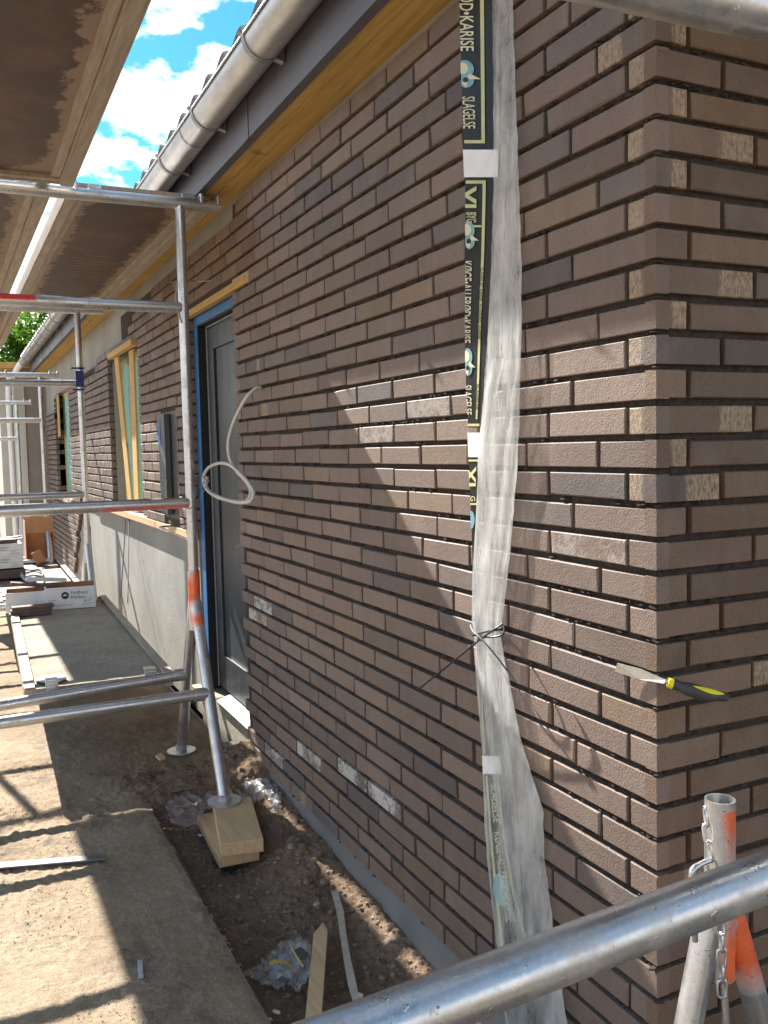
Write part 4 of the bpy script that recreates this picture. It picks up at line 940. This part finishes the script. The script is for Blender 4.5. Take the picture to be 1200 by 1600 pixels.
def print_down(mb, txt, size, sx, p0, t_base, t_top, bold=0.0, length=None, lo=0.012, sp=1.0):
    """text reading downwards on the strip: text x -> down, text y -> to the right edge reversed"""
    vs, fs = text_mesh(txt, 1.0, 1.0, bold, sp); w = max(v.x for v in vs)-min(v.x for v in vs); x0 = min(v.x for v in vs); hh = 0.72
    # text up = to the right (reading with the head turned right)
    V = [Vector(((v.x-x0)/w, v.y/hh, 0)) for v in vs]
    sc_ = (t_top-t_base)
    V, F = clip(V, fs, 1, (lo-t_base)/sc_ if t_base < lo else None, None)
    mb.add([bl(p0+length*v.x, t_base+sc_*v.y)+Vector((0, -.0018, 0)) for v in V], F)
for args in (('ALLERØD•KARISE', 1, 1, -60, 0.02, 0.42, 0.012, 140), ('SLAGELSE', 1, 1, 151, 0.04, 0.43, 0.008, 50), ('KØGE•ALLERØD•KARISE', 1, 1, 408, -0.16, 0.28, 0.012, 128), ('SLAGELSE', 1, 1, 602, -0.15, 0.35, 0.008, 46),
             ('SLAGELSE', 1, 1, 1225, 0.3, 0.58, 0.008, 60), ('KØGE•ALLERØD•KARISE', 1, 1, 1300, 0.3, 0.55, 0.01, 140)):
    b = MB(); print_down(b, *args); b.build('cream_lettering', M_cream, blk)
for args in (('XL', 1, 1, 290, -0.38, 0.42, 0.03, 46), ('BYG.', 1, 1, 332, 0.07, 0.42, 0.02, 18), ('XL', 1, 1, 728, -0.3, 0.75, 0.03, 42), ('G', 1, 1, 775, 0.1, 0.7, 0.02, 8)):
    b = MB(); print_down(b, *args); b.build('large_lettering', M_lime, blk)
for args in (('SLAGELSE  KØGE  ALLERØD  KARISE', 1, 1, 418, 0.62, 0.73, 0.01, 112), ('SLAGELSE', 1, 1, 600, 0.62, 0.73, 0.01, 40)):
    b = MB(); print_down(b, *args); b.build('small_lettering', M_filmblk, blk)
def blob(mb, pc, tc, rp, rt_, n=20, a0=0, a1=360, dy=-.0018, tmin=0.01):
    c = bl(pc, tc)+Vector((0, dy, 0)); pts = [c]
    for i in range(n+1):
        a = R(a0+(a1-a0)*i/n); pts.append(bl(pc+rp*math.cos(a), max(tmin, tc+rt_*math.sin(a)))+Vector((0, dy, 0)))
    mb.add(pts, [(0, i, i+1) for i in range(1, n+1)])
def poly(mb, pts, dy=-.0022): mb.add([bl(p, t)+Vector((0, dy, 0)) for p, t in pts], [tuple(range(len(pts)))])
for p in (113, 365, 563):
    tl = MB(); cr = MB(); dk_ = MB()
    kx = 1.0 if p == 113 else 0.85
    blob(tl, p-5, 0.12, 14, 0.28*kx); blob(tl, p+13, 0.16, 11, 0.24*kx); blob(cr, p-6, 0.07, 9, 0.17, dy=-.0024); blob(dk_, p+12, 0.15, 4, 0.08, dy=-.0028)
    poly(cr, [(p+2, 0.27*kx), (p+11, 0.62*kx), (p+11, 0.27*kx), (p+7, .2)]); poly(cr, [(p+16, 0.02), (p+25, 0.16), (p+15, 0.22)], -.0026)
    tl.build('teal_emblem', M_teal, blk); cr.build('cream_emblem', M_cream, blk); dk_.build('emblem_centre', M_filmblk, blk)
for q_ in ((1390, 0.28, 26, 0.22), (812, 0.1, 14, 0.5)): tl = MB(); blob(tl, *q_); tl.build('teal_emblem', M_teal, blk)
# zip ties
c0 = W(762, 988, -0.03)
loop = [c0+Vector((0.052*math.cos(t), 0.026*math.sin(t), 0.016*math.cos(t))) for t in [2*math.pi*i/28 for i in range(29)]]
b = MB(); b.tube(loop, 0.0026, 8, False); tail = curve([W(785, 975, -.045), W(770, 985, -.062), W(745, 1003, -.066), W(700, 1040, -.055), W(655, 1076, -.04)], 6); b.tube(tail, 0.0025, 8)
b.tube(curve([W(785, 976, -.045), W(788, 986, -.05), W(780, 994, -.06), W(757, 996, -.066), W(746, 1000, -.066)], 6), 0.0024, 8)
b.box(W(750, 997, -.068), (0.009, 0.007, 0.009), Matrix.Rotation(R(30), 3, 'Y'))
tag(b.build('zip_tie', M_black, smooth=True, org=c0), 'black zip tie cinching the plastic sleeve, long tail pointing down left', 'zip tie', 'zip ties on the sleeve')
b = MB(); b.tube(curve([W(735, 977, -.045), W(740, 988, -.062), W(750, 996, -.07), W(775, 1025, -.06), W(806, 1066, -.04)], 6), 0.0022, 8)
tag(b.build('zip_tie', M_steelbar, smooth=True, org=W(750, 996, -.07)), 'thin grey zip tie whose tail runs down right across the plastic sleeve', 'zip tie', 'zip ties on the sleeve')

# ------------------------------------------------------------------ things on the ground
def slab(name, pts, z0, z1, mat, lab, cat, bevel=0.001, group=None, tilt=None):
    b = MB(); n = len(pts); lo = [Vector((p[0], p[1], (z0 if not callable(z0) else z0(p)))) for p in pts]; hi = [Vector((p[0], p[1], v.z+(z1))) for p, v in zip(pts, lo)]
    b.add(lo+hi, [tuple(range(n))[::-1], tuple(range(n, 2*n))]+[(i, (i+1) % n, n+(i+1) % n, n+i) for i in range(n)])
    return tag(b.build(name, mat, bevel=bevel, org=lo[0]), lab, cat, group)
def gz_(px, py, z=-0.11): p = G(px, py, z); return (p.x, p.y)
zs = -0.088
slab('wood_stake', [gz_(505, 1441, zs), gz_(512, 1452, zs), gz_(500, 1620, zs), gz_(474, 1620, zs), gz_(490, 1458, zs)], zs-.022, 0.022, M_pine, 'pointed flat pine stake lying on the dark soil', 'stake', 0.0015)
b = MB(); L0 = [(518, 528, 1394), (526, 537, 1425), (531, 541, 1460), (537, 548, 1500), (544, 557, 1540), (552, 562, 1568)]; vs = []
for (a_, b__, y) in L0: p = G(a_, y, zs-.01); q = G(b__, y, zs-.01); vs += [p, q]
vs += [v+Vector((0, 0, 0.004)) for v in vs]; m_ = 12
b.add(vs, [(2*i, 2*i+2, 2*i+3, 2*i+1) for i in range(5)]+[(m_+2*i, m_+2*i+1, m_+2*i+3, m_+2*i+2) for i in range(5)]+[(2*i, m_+2*i, m_+2*i+2, 2*i+2) for i in range(5)]+[(2*i+1, 2*i+3, m_+2*i+3, m_+2*i+1) for i in range(5)])
tag(b.build('wood_strip', simple('bleached_wood_strip', (0.50, 0.42, 0.34), 0.7), org=vs[0]), 'narrow bleached wooden strip on the soil between stake and plinth', 'strip')
# crumpled films
def crumple(name, outline, zf, mat, lab, cat, amp=0.02, n=26, seed=1.0, parent=None, freq=22):
    xs = [p[0] for p in outline]; ys = [p[1] for p in outline]; x0, x1, y0, y1 = min(xs), max(xs), min(ys), max(ys); b = MB(); idx = {}
    def inside(x, y):
        c = False; j = len(outline)-1
        for i in range(len(outline)):
            xi, yi = outline[i]; xj, yj = outline[j]
            if (yi > y) != (yj > y) and x < (xj-xi)*(y-yi)/(yj-yi)+xi: c = not c
            j = i
        return c
    for i in range(n+1):
        for j in range(n+1):
            x = x0+(x1-x0)*i/n; y = y0+(y1-y0)*j/n
            r_ = (1-abs(2*noise.noise(Vector((x*freq*.55, y*freq*.9, seed))))*1.5)*(0.6+.8*abs(noise.noise(Vector((x*7, y*7, seed+3))))); idx[i, j] = len(b.v)
            b.v.append(Vector((x, y, zf(x, y)+amp*(0.5+0.5*r_)+amp*.07*fbm(x*50, y*50, seed, 2))))
    for i in range(n):
        for j in range(n):
            if inside(x0+(x1-x0)*(i+.5)/n, y0+(y1-y0)*(j+.5)/n): b.f.append((idx[i, j], idx[i+1, j], idx[i+1, j+1], idx[i, j+1]))
    if parent is not None: return b.build(name, mat, parent, smooth=True)
    return tag(b.build(name, mat, smooth=True, org=(x0, y0, zf(x0, y0))), lab, cat)
M_film3 = film_mat('dusty_pinkish_film', (0.50, 0.43, 0.42), 0.35, 0.8, 16, (1, 1, 1))
M_film4 = film_mat('grey_crumpled_film', (0.46, 0.46, 0.47), 0.5, 0.92, 16, (1, 1, 1))
crumple('plastic_film', [gz_(x, y, -.08) for x, y in ((255, 1262), (290, 1243), (340, 1240), (345, 1262), (318, 1275), (310, 1292), (290, 1300), (268, 1292), (262, 1275))], lambda x, y: -0.085, M_film3, 'dusty clear plastic film crumpled left of the wood blocks', 'plastic film', 0.03, 44, 2.0)
crumple('plastic_film', [gz_(x, y, -.06) for x, y in ((372, 1245), (385, 1226), (402, 1221), (418, 1225), (424, 1240), (405, 1252), (396, 1262), (380, 1262))], lambda x, y: -0.075, M_film4, 'grey green plastic bag crumpled behind the wood blocks', 'plastic film', 0.05, 40, 5.0)
crumple('plastic_film', [gz_(x, y, -.07) for x, y in ((411, 1238), (418, 1222), (436, 1227), (444, 1240), (440, 1262), (434, 1280), (426, 1270), (416, 1255))], lambda x, y: -0.075, M_film4, 'pale crumpled plastic sheet against the foot of the brick wall', 'plastic film', 0.055, 40, 8.0, freq=34)
pbz = lambda x, y: soilz(x, y)+0.012
pb = thing('parts_bag', 'small clear plastic bag with yellow strap lying on the soil beside the stake', 'bag', (*gz_(440, 1500, -.1), -0.12))
crumple('bag_film', [gz_(x, y, -.1) for x, y in ((382, 1515), (440, 1462), (462, 1458), (486, 1470), (486, 1505), (466, 1538), (446, 1526), (436, 1538), (415, 1532))], pbz, M_film2, '', '', 0.016, 40, 3.0, pb, 9)
crumple('bag_film', [gz_(x, y, -.1) for x, y in ((420, 1512), (440, 1480), (462, 1470), (486, 1472), (484, 1508), (465, 1537), (440, 1522))], pbz, M_film2, '', '', 0.026, 36, 6.0, pb, 12)
P_ = [G(x, y, -.072) for x, y in ((421, 1507), (432, 1502), (446, 1505), (458, 1514), (463, 1524))]
b = MB(); vs = []
for p in curve(P_, 4): vs += [p+Vector((-.011, .002, 0)), p+Vector((.011, -.002, 0.002))]
b.add(vs, [(2*i, 2*i+1, 2*i+3, 2*i+2) for i in range(len(vs)//2-1)]); b.build('yellow_strap', simple('ochre_strap', (0.55, 0.36, 0.05), 0.5), pb)
b = MB(); b.tube(curve([G(455, 1478, -.07), G(462, 1492, -.065), G(474, 1510, -.07)], 5), 0.003, 8); b.build('rubber_band', simple('tan_band', (0.5, 0.34, 0.12), 0.5), pb)
b = MB(); b.box(G(443, 1531, -.085), (0.03, 0.018, 0.006), rotz(.6)); b.box(G(470, 1490, -.085), (0.045, 0.03, 0.012), rotz(.2)); b.build('spare_fittings', M_dgrey, pb, bevel=.002)
slab('steel_bar', [gz_(-60, 1351, -.045), gz_(-60, 1360, -.045), gz_(165, 1341, -.045), gz_(165, 1334, -.045)], -0.052, 0.006, M_steelbar, 'flat grey steel bar lying across the sunlit sand', 'bar')
lt = slab('lighter', [gz_(215, 1499, -.04), gz_(223, 1499, -.04), gz_(224, 1521, -.04), gz_(216, 1522, -.04)], -0.054, 0.012, simple('pale_grey_plastic', (0.40, 0.41, 0.43), 0.4), 'small pale grey plastic clip lying on the sunlit sand', 'clip', 0.002)
slab('wood_chip', [gz_(243, 1183, -.05), gz_(252, 1179, -.05), gz_(259, 1186, -.05), gz_(250, 1189, -.05)], -0.052, 0.012, M_pine, 'small wood chip on the sand left of the rear trestle foot', 'wood chip', 0.001)
slab('steel_channel', [gz_(350, 1158, -.06), gz_(380, 1154, -.06), gz_(384, 1160, -.06), gz_(356, 1168, -.06)], -0.12, 0.055, M_steelbar, 'short grey steel channel standing in the gap below the door step', 'channel', 0.002)
slab('steel_angle', [(-4.3, -0.040, 0), (-4.3, -0.030, 0), (-2.44, -0.030, 0), (-2.44, -0.040, 0)], -0.12, 0.075, M_steelbar, 'long thin steel edging along the board below the door', 'edging', 0.001)
slab('wood_offcut', [(-3.66, -0.02), (-3.56, -0.02), (-3.56, 0.03), (-3.66, 0.03)], 0.02, 0.06, M_pine, 'small pine offcut wedged beside the door foot behind the trestle', 'offcut', 0.002)
def rock(mb, c, r, seed, sq=0.7):
    bm = bmesh.new(); bmesh.ops.create_icosphere(bm, subdivisions=2 if r > .008 else 1, radius=1)
    vs = [Vector(c)+Vector((v.co.x, v.co.y, v.co.z*sq))*r*(1+0.35*fbm(v.co.x*1.3+seed, v.co.y*1.3, v.co.z*1.3, 2)) for v in bm.verts]; bm.verts.index_update()
    fs = [tuple(v.index for v in f.verts) for f in bm.faces]; bm.free(); mb.add(vs, fs)
def stone(px, py, r, lab, mat=M_pebble):
    x, y = gz_(px, py, -.115); b = MB(); z = soilz(x, y)+r*.3; rock(b, (x, y, z), r, px); tag(b.build('stone', mat, smooth=True, org=(x, y, z-r*.5)), lab, 'stone', 'loose stones in the soil strip')
stone(372, 1391, 0.010, 'smooth pale grey pebble alone in the middle of the soil strip')
stone(455, 1347, 0.013, 'long sandy stone on the mound right of the wood blocks')
stone(480, 1383, 0.017, 'rough grey brown lump, left one of the pair near the plinth', M_clod)
stone(507, 1382, 0.018, 'rough grey brown lump, right one of the pair near the plinth', M_clod)
stone(495, 1413, 0.012, 'flat sandy stone just above the bleached strip')
stone(458, 1330, 0.020, 'dark lump topmost on the mound right of the wood blocks', M_clod)
stone(386, 1433, 0.013, 'brown clod left of the soil strip centre above the plastic bag', M_clod)
b = MB(); cnt = 0
while cnt < 2600:
    x = random.uniform(-3.2, -0.3); y = random.uniform(-1.35, -0.06)
    if not onboard(x, y) or fbm(x*2.6, y*3.4, 77, 3) < random.uniform(-0.25, 0.35): continue
    cnt += 1; r = random.choice((0.001, 0.0014, 0.0018, 0.0024, 0.003)); bm_ = None
    q = [Vector((random.gauss(0, 1), random.gauss(0, 1), random.gauss(0, .6))).normalized()*r*random.uniform(.7, 1.3) for _ in range(6)]
    zz_ = sandz(x, y)+r*.3; P0 = Vector((x, y, zz_))
    b.add([P0+Vector((r, 0, 0))*random.uniform(.7, 1.3), P0+Vector((0, r, 0))*random.uniform(.7, 1.3), P0-Vector((r, 0, 0))*random.uniform(.7, 1.3), P0-Vector((0, r, 0))*random.uniform(.7, 1.3), P0+Vector((0, 0, r*.8)), P0-Vector((0, 0, r))],
          [(0, 1, 4), (1, 2, 4), (2, 3, 4), (3, 0, 4), (1, 0, 5), (2, 1, 5), (3, 2, 5), (0, 3, 5)])
o = b.build('sand_crumbs', M_sand, smooth=True); o['kind'] = 'stuff'; o['label'] = 'crumbs of dried sand scattered over the boards'; o['category'] = 'sand'
b = MB()
for i in range(420):
    x = random.uniform(-2.4, 0.2); y = random.uniform(-0.48, 0.0); r = random.choice((0.001, 0.0015, 0.002, 0.002, 0.003, 0.004)); rock(b, (x, y, soilz(x, y)+r*.4), r, i)
o = b.build('gravel', M_pebble, smooth=True); o['kind'] = 'stuff'; o['label'] = 'fine gravel strewn over the dark soil'; o['category'] = 'gravel'
b = MB()
for i in range(1500):
    x = random.uniform(-2.4, 0.2); y = random.uniform(-0.49, 0.0); r = random.choice((0.002, 0.003, 0.004, 0.005, 0.006, 0.010)); rock(b, (x, y, soilz(x, y)+r*.2), r, i+900, .6)
o = b.build('soil_crumbs', M_clod, smooth=True); o['kind'] = 'stuff'; o['label'] = 'crumbled dark soil clods'; o['category'] = 'soil'
for (px, py, w, lab) in ((312, 1289, .010, 'tiny white plug beside the lower pine block'), (431, 1564, .012, 'torn white paper scrap on soil left of the stake'), (561, 1540, .012, 'crumpled white paper scrap right of the bleached strip')):
    x, y = gz_(px, py, -.1); b = MB(); z = soilz(x, y)+.008; b.box((x, y, z), (w*1.8, w*.9, w*.7), Matrix.Rotation(R(35), 3, 'Z') @ Matrix.Rotation(R(12), 3, 'X')); tag(b.build('litter_scrap', M_white, bevel=w*.2, org=(x, y, z)), lab, 'litter', 'white scraps')

# ------------------------------------------------------------------ boxes on the low deck
def carton(cx, cy, z0, L_, w, h, a, lab, text=True, open_=True, group='printed cartons', textside='R'):
    t = thing('carton', lab, 'carton', (cx, cy, z0), group); M = rotz(a); c0 = Vector((cx, cy, z0)); T = 0.004
    def P(x, y, z): return c0+M @ Vector((x, y, z))
    b = MB()
    for (dx_, dy_, sx_, sy_) in ((0, -w/2, L_, T), (0, w/2, L_, T), (-L_/2, 0, T, w-T*1.1), (L_/2, 0, T, w-T*1.1)): b.box(P(dx_, dy_, h/2), (sx_, sy_, h), M)
    b.box(P(0, 0, T/2+.001), (L_-T*1.2, w-T*1.2, T), M)
    if not open_: b.box(P(0, 0, h-T/2+.001), (L_-T*1.2, w-T*1.2, T), M)
    bx_ = b.build('carton_body', M_whitecard, t)
    b = MB(); k = T*.5+.0006
    if open_:
        for (dx_, dy_, sx_, sy_) in ((0, -w/2+k+.001, L_-2*T, .001), (0, w/2-k-.001, L_-2*T, .001), (-L_/2+k+.001, 0, .001, w-2*T), (L_/2-k-.001, 0, .001, w-2*T)): b.box(P(dx_, dy_, h/2+.003), (sx_, sy_, h-.006), M)
        b.build('carton_lining', M_card, t)
    # printed long side, on the +x face
    f = lambda u, v: P(L_/2+T/2+.0008, u, v)
    pk = MB(); pg = MB()
    if text:
        for (s_, u0, v0, sz) in (('Feldhaus', 0.0, h*.66, h*.22), ('Klinker', 0.0, h*.45, h*.22)):
            vs, fs = text_mesh(s_, sz, 1, 0.0); pk.add([f(u0+v.x, v0+v.y) for v in vs], fs)
        vs, fs = text_mesh('6.17', h*.18, 1, 0.0); pk.add([f(w*.27+v.x, h*.28+v.y) for v in vs], fs)
        r_ = h*.17; pts = [f(-.035+r_*math.cos(i*math.pi/10), h*.62+r_*math.sin(i*math.pi/10)) for i in range(20)]; pk.add(pts, [tuple(range(20))])
        pw_ = MB(); pw_.add([f(-.035+r_*.6*math.cos(R(20+i*14)), h*.57+r_*.6*math.sin(R(20+i*14)))+M @ Vector((.0006, 0, 0)) for i in range(11)], [tuple(range(11))]); pw_.build('logo_arch', M_whitecard, t)
        pk.add([f(-w*.47, h*.16), f(-w*.44, h*.23), f(-w*.47, h*.30)], [(0, 1, 2)])
    for i, (u0, u1, v) in enumerate(((-w*.46, -.09, .42), (-w*.46, -.1, .36), (-w*.4, w*.05, .2), (-w*.4, w*.02, .14), (w*.2, w*.46, .45), (w*.2, w*.44, .12), (w*.24, w*.44, .19))):
        pg.add([f(u0, v*h), f(u1, v*h), f(u1, v*h+.003), f(u0, v*h+.003)], [(0, 1, 2, 3)])
    if pk.v: pk.build('printed_lettering', M_ink, t)
    pg.build('print_lines', M_inkg, t)
    return t
zc = 0.352
carton(-5.13, -0.475, zc, 0.26, 0.31, 0.145, R(-7), 'open empty white carton with brown lining nearest the wall on the low deck')
c2 = carton(-5.18, -0.76, zc, 0.22, 0.24, 0.125, R(-3), 'open white carton full of dark brick slips, left of the empty one', text=False)
carton(-6.95, -0.85, zc+.09, 0.25, 0.36, 0.10, R(4), 'lower closed white carton in the stack at the left edge of the low deck', open_=False)
carton(-6.95, -0.85, zc+.192, 0.25, 0.36, 0.10, R(2), 'upper closed white carton in the stack at the left edge of the low deck', open_=False)
b = MB(); b.box((-6.95, -0.86, zc+.04), (0.3, 0.42, 0.07)); tag(b.build('pallet_board', M_slip, bevel=.003, org=(-6.95, -.86, zc)), 'dark plank carrying the stack of white cartons', 'plank')
b = MB(); b.box((-6.95, -0.86, zc+.31), (0.2, 0.3, 0.03), rotz(.2)); tag(b.build('slip_bundle', M_slip, bevel=.003, org=(-6.95, -.86, zc+.29)), 'dark brick slips lying on top of the carton stack', 'brick slips', 'brick slips on the low deck')
def slip(cx, cy, z, a, lab, L_=0.24, tl=0, mat=M_slip, w=.07): 
    b = MB(); b.box((cx, cy, z+.012), (w, L_, 0.020), rotz(a) @ Matrix.Rotation(tl, 3, 'X')); tag(b.build('brick_slip', mat, bevel=.002, org=(cx, cy, z)), lab, 'brick slip', 'brick slips on the low deck')
for i, lab in enumerate(('bottom slip of the flat dark stack in front of the cartons', 'middle slip of the flat dark stack in front of the cartons', 'top slip of the flat dark stack in front of the cartons')):
    slip(-4.88+.004*i, -0.755+.008*i, zc+.022*i, R(-2+2*i), lab, 0.25)
slip(-5.16, -0.70, zc+.145, R(-2), 'dark slip lying tilted across the full carton', 0.30, R(-8))
slip(-5.24, -0.62, zc+.165, R(3), 'pale wrapped slip lying behind the tilted dark slip', 0.26, R(-6), M_whitecard)
for i in range(4): slip(-5.18-.02*(i % 2), -0.84+.05*i, zc+.02+.02*i, R(90+8*i), ('lowest', 'second', 'third', 'topmost')[i]+' short slip standing inside the full carton', 0.10)
# brown upright carton far back
bc_ = thing('cardboard_box', 'open upright brown cardboard box at the far end of the low deck', 'box', (-8.0, -0.42, zc))
b = MB(); b.b2(-8.25, -8.245, -0.56, -0.30, zc, zc+.42); b.b2(-8.24, -8.0, -0.56, -0.556, zc, zc+.40); b.b2(-8.24, -8.0, -0.304, -0.30, zc, zc+.40); b.b2(-8.24, -8.0, -0.555, -0.305, zc, zc+.004); b.build('box_walls', M_card, bc_)
b = MB(); b.box((-8.0, -0.43, zc+.355), (0.004, 0.25, 0.16), Matrix.Rotation(R(15), 3, 'Y')); b.build('box_flap', M_card, bc_)
b = MB(); b.box((-7.75, -0.47, zc+.07), (0.02, 0.09, 0.12), Matrix.Rotation(R(25), 3, 'X')); tag(b.build('paper_bag', M_card, bevel=.004, org=(-7.75, -.47, zc)), 'small crumpled brown paper bag before the brown box', 'bag')
# coil of grey cable
cl = MB()
for k in range(3):
    pts = [Vector((-6.75+0.30*math.cos(t)*(1-.05*k), -0.60+0.09*math.sin(t)*(1-.06*k), zc+.015+.016*k+.01*math.sin(3*t+k))) for t in [2*math.pi*i/36 for i in range(37)]]
    cl.tube(pts, 0.006, 8, False)
tag(cl.build('cable_coil', M_inkg, smooth=True, org=(-6.35, -.68, zc)), 'coil of grey cable lying on the far low deck', 'cable')
b = MB(); b.tube([(-5.85, -0.72, zc+.03), (-5.9, -0.30, zc+.03)], .006, 10); tag(b.build('pale_rod', M_cable, smooth=True, org=(-5.85, -.72, zc)), 'thin pale rod lying across the deck behind the cartons', 'rod')
# thin rods leaning on the grey wall + toothed board strip
for i, (x0, x1, lab) in enumerate(((-5.62, -5.02, 'thin straight rod leaning on the grey wall, right one of the two'), (-5.75, -5.30, 'thin straight rod leaning on the grey wall, left one of the two'))):
    b = MB(); b.tube([(x0, 0.015, 0.90), (x1, -0.12, zc)], .0035, 8); tag(b.build('leaning_rod', M_steelbar, smooth=True, org=(x1, -.12, zc)), lab, 'rod', 'rods leaning on the grey wall')
# things lying left of the low deck (debris heap)
for i in range(6):
    x = -3.9-0.45*i; y = -1.12-.05*(i % 2); b = MB(); b.box((x, y, -0.02), (0.22, 0.09, 0.05), rotz(random.uniform(-.6, .6)) @ Matrix.Rotation(random.uniform(-.2, .2), 3, 'X'))
    tag(b.build('brick_piece', M_slip, bevel=.004, org=(x, y, -.05)), ('nearest', 'second', 'third', 'fourth', 'fifth', 'farthest')[i]+' loose brick piece on the ground left of the low deck', 'brick', 'loose brick pieces beside the low deck')

# ------------------------------------------------------------------ surroundings
nb = thing('neighbouring_wing', 'grey rendered projecting wing closing the far end of the facade', 'building', (-12, 0, 0))
b = MB(); b.b2(-13.5, -12.0, -0.225, 3.0, -0.1, 2.55); b.build('wing_wall', M_neigh, nb)
b = MB(); b.b2(-12.3, -11.98, -0.36, -0.228, -0.1, 2.42); b.build('wing_pillar', M_neighl, nb)
b = MB(); b.b2(-14.6, -12.6, -0.52, -0.363, -0.1, 2.4); b.build('wing_return', M_neighl, nb)
b = MB(); b.b2(-14.6, -11.92, -0.62, 0.25, 2.56, 2.64); b.build('wing_roof', M_soffit, nb)
b = MB(); b.tube(curve([(-11.75, -0.27, 2.6), (-11.8, -0.36, 2.45), (-11.8, -0.43, 2.30), (-11.8, -0.43, 1.2), (-11.8, -0.43, 0)], 6), 0.038, 16); tag(b.build('downpipe', M_white, smooth=True, org=(-11.8, -.43, 0)), 'white rain downpipe at the far end of the gutter', 'downpipe')
hs = thing('far_house', 'far house with pale tiled roof at the left edge under the tree', 'house', (-26, -1, 0))
b = MB(); b.b2(-32, -25, -9, 1.4, -0.3, 2.6); b.build('house_wall', simple('red_brown_wall', (0.15, 0.07, 0.05), 0.9), hs)
b = MB(); nn = 200
for i in range(nn+1):
    yy = -9.4+11.0*i/nn; wv = 0.045*math.sin(yy*2*math.pi/0.34)
    for j in range(25): t = j/24; b.v.append(Vector((-24.6-t*3.9, yy, 2.62+t*1.25+wv+0.05*((t*12) % 1)*-1)))
for i in range(nn):
    for j in range(24): a = i*25+j; b.f.append((a, a+25, a+26, a+1))
b.build('house_roof', M_tilel, hs)
b = MB(); b.b2(-28.7, -28.3, -9.4, 1.6, 3.82, 3.92); b.build('roof_ridge', M_fascia, hs)
def tree(x, y, h, cr_, lab, nleaf, seed, grp=None):
    random.seed(seed); t = thing('leafy_tree', lab, 'tree', (x, y, -0.3), grp)
    b = MB(); base = Vector((x, y, -0.3)); topv = Vector((x+.2, y-.1, h*.62)); b.tube([base.lerp(topv, i/6)+Vector((.08*math.sin(i), .06*math.cos(i*2), 0)) for i in range(7)], lambda q: 0.24*(1-q*.7), 12)
    tips = []
    for i in range(14):
        a = random.uniform(0, 6.28); s0 = base.lerp(topv, random.uniform(.45, .98)); e = s0+Vector((math.cos(a)*cr_*random.uniform(.4, .85), math.sin(a)*cr_*random.uniform(.4, .85), random.uniform(.6, 2.2)))
        b.tube([s0, s0.lerp(e, .5)+Vector((0, 0, .2)), e], lambda q: 0.075*(1-q*.75), 8); tips.append(e); tips.append(s0.lerp(e, .6))
    b.build('trunk', M_bark, t, smooth=True)
    cs = []
    for e in tips+[topv+Vector((0, 0, 1.2))]:
        for _ in range(4): cs.append((e+Vector((random.gauss(0, .55), random.gauss(0, .55), random.gauss(0, .45))), random.uniform(.28, .62), random.uniform(.65, 1.3)))
    L_ = MB()
    for _ in range(nleaf):
        c_, r_, k_ = random.choice(cs); p = c_+Vector((random.gauss(0, 1), random.gauss(0, 1), random.gauss(0, .8))).normalized()*r_*random.random()**.4
        u = Vector((random.gauss(0, 1), random.gauss(0, 1), random.gauss(0, .6))).normalized(); v = u.orthogonal().normalized(); s_ = random.uniform(.045, .085)
        cc = (0.045*k_, 0.095*k_, 0.018*k_) if random.random() < .75 else (0.09*k_, 0.15*k_, 0.025*k_)
        L_.add([p-u*s_, p+v*s_*.55, p+u*s_, p-v*s_*.55], [(0, 1, 2, 3)], lc=[cc]*4)
    L_.build('crown', M_leaf, t)
tree(-19.5, 1.45, 4.6, 1.75, 'leafy green tree rising above the far roof beside the gutter', 26000, 5)
tree(-17.5, -9.0, 6.0, 2.0, 'broad green tree standing out in the yard left of the scaffold', 9000, 6)
b = MB()
for i in range(14): b.b2(-16.02, -15.98, -6.3+i*.42, -6.3+i*.42+.38, -0.3, 1.5)
for z in (0.1, 1.1): b.b2(-15.975, -15.93, -6.3, -0.5, z, z+.08)
tag(b.build('board_fence', simple('weathered_fence', (0.16, 0.12, 0.10), 0.85), org=(-16, -3, -.3)), 'weathered board fence across the far end of the yard', 'fence')
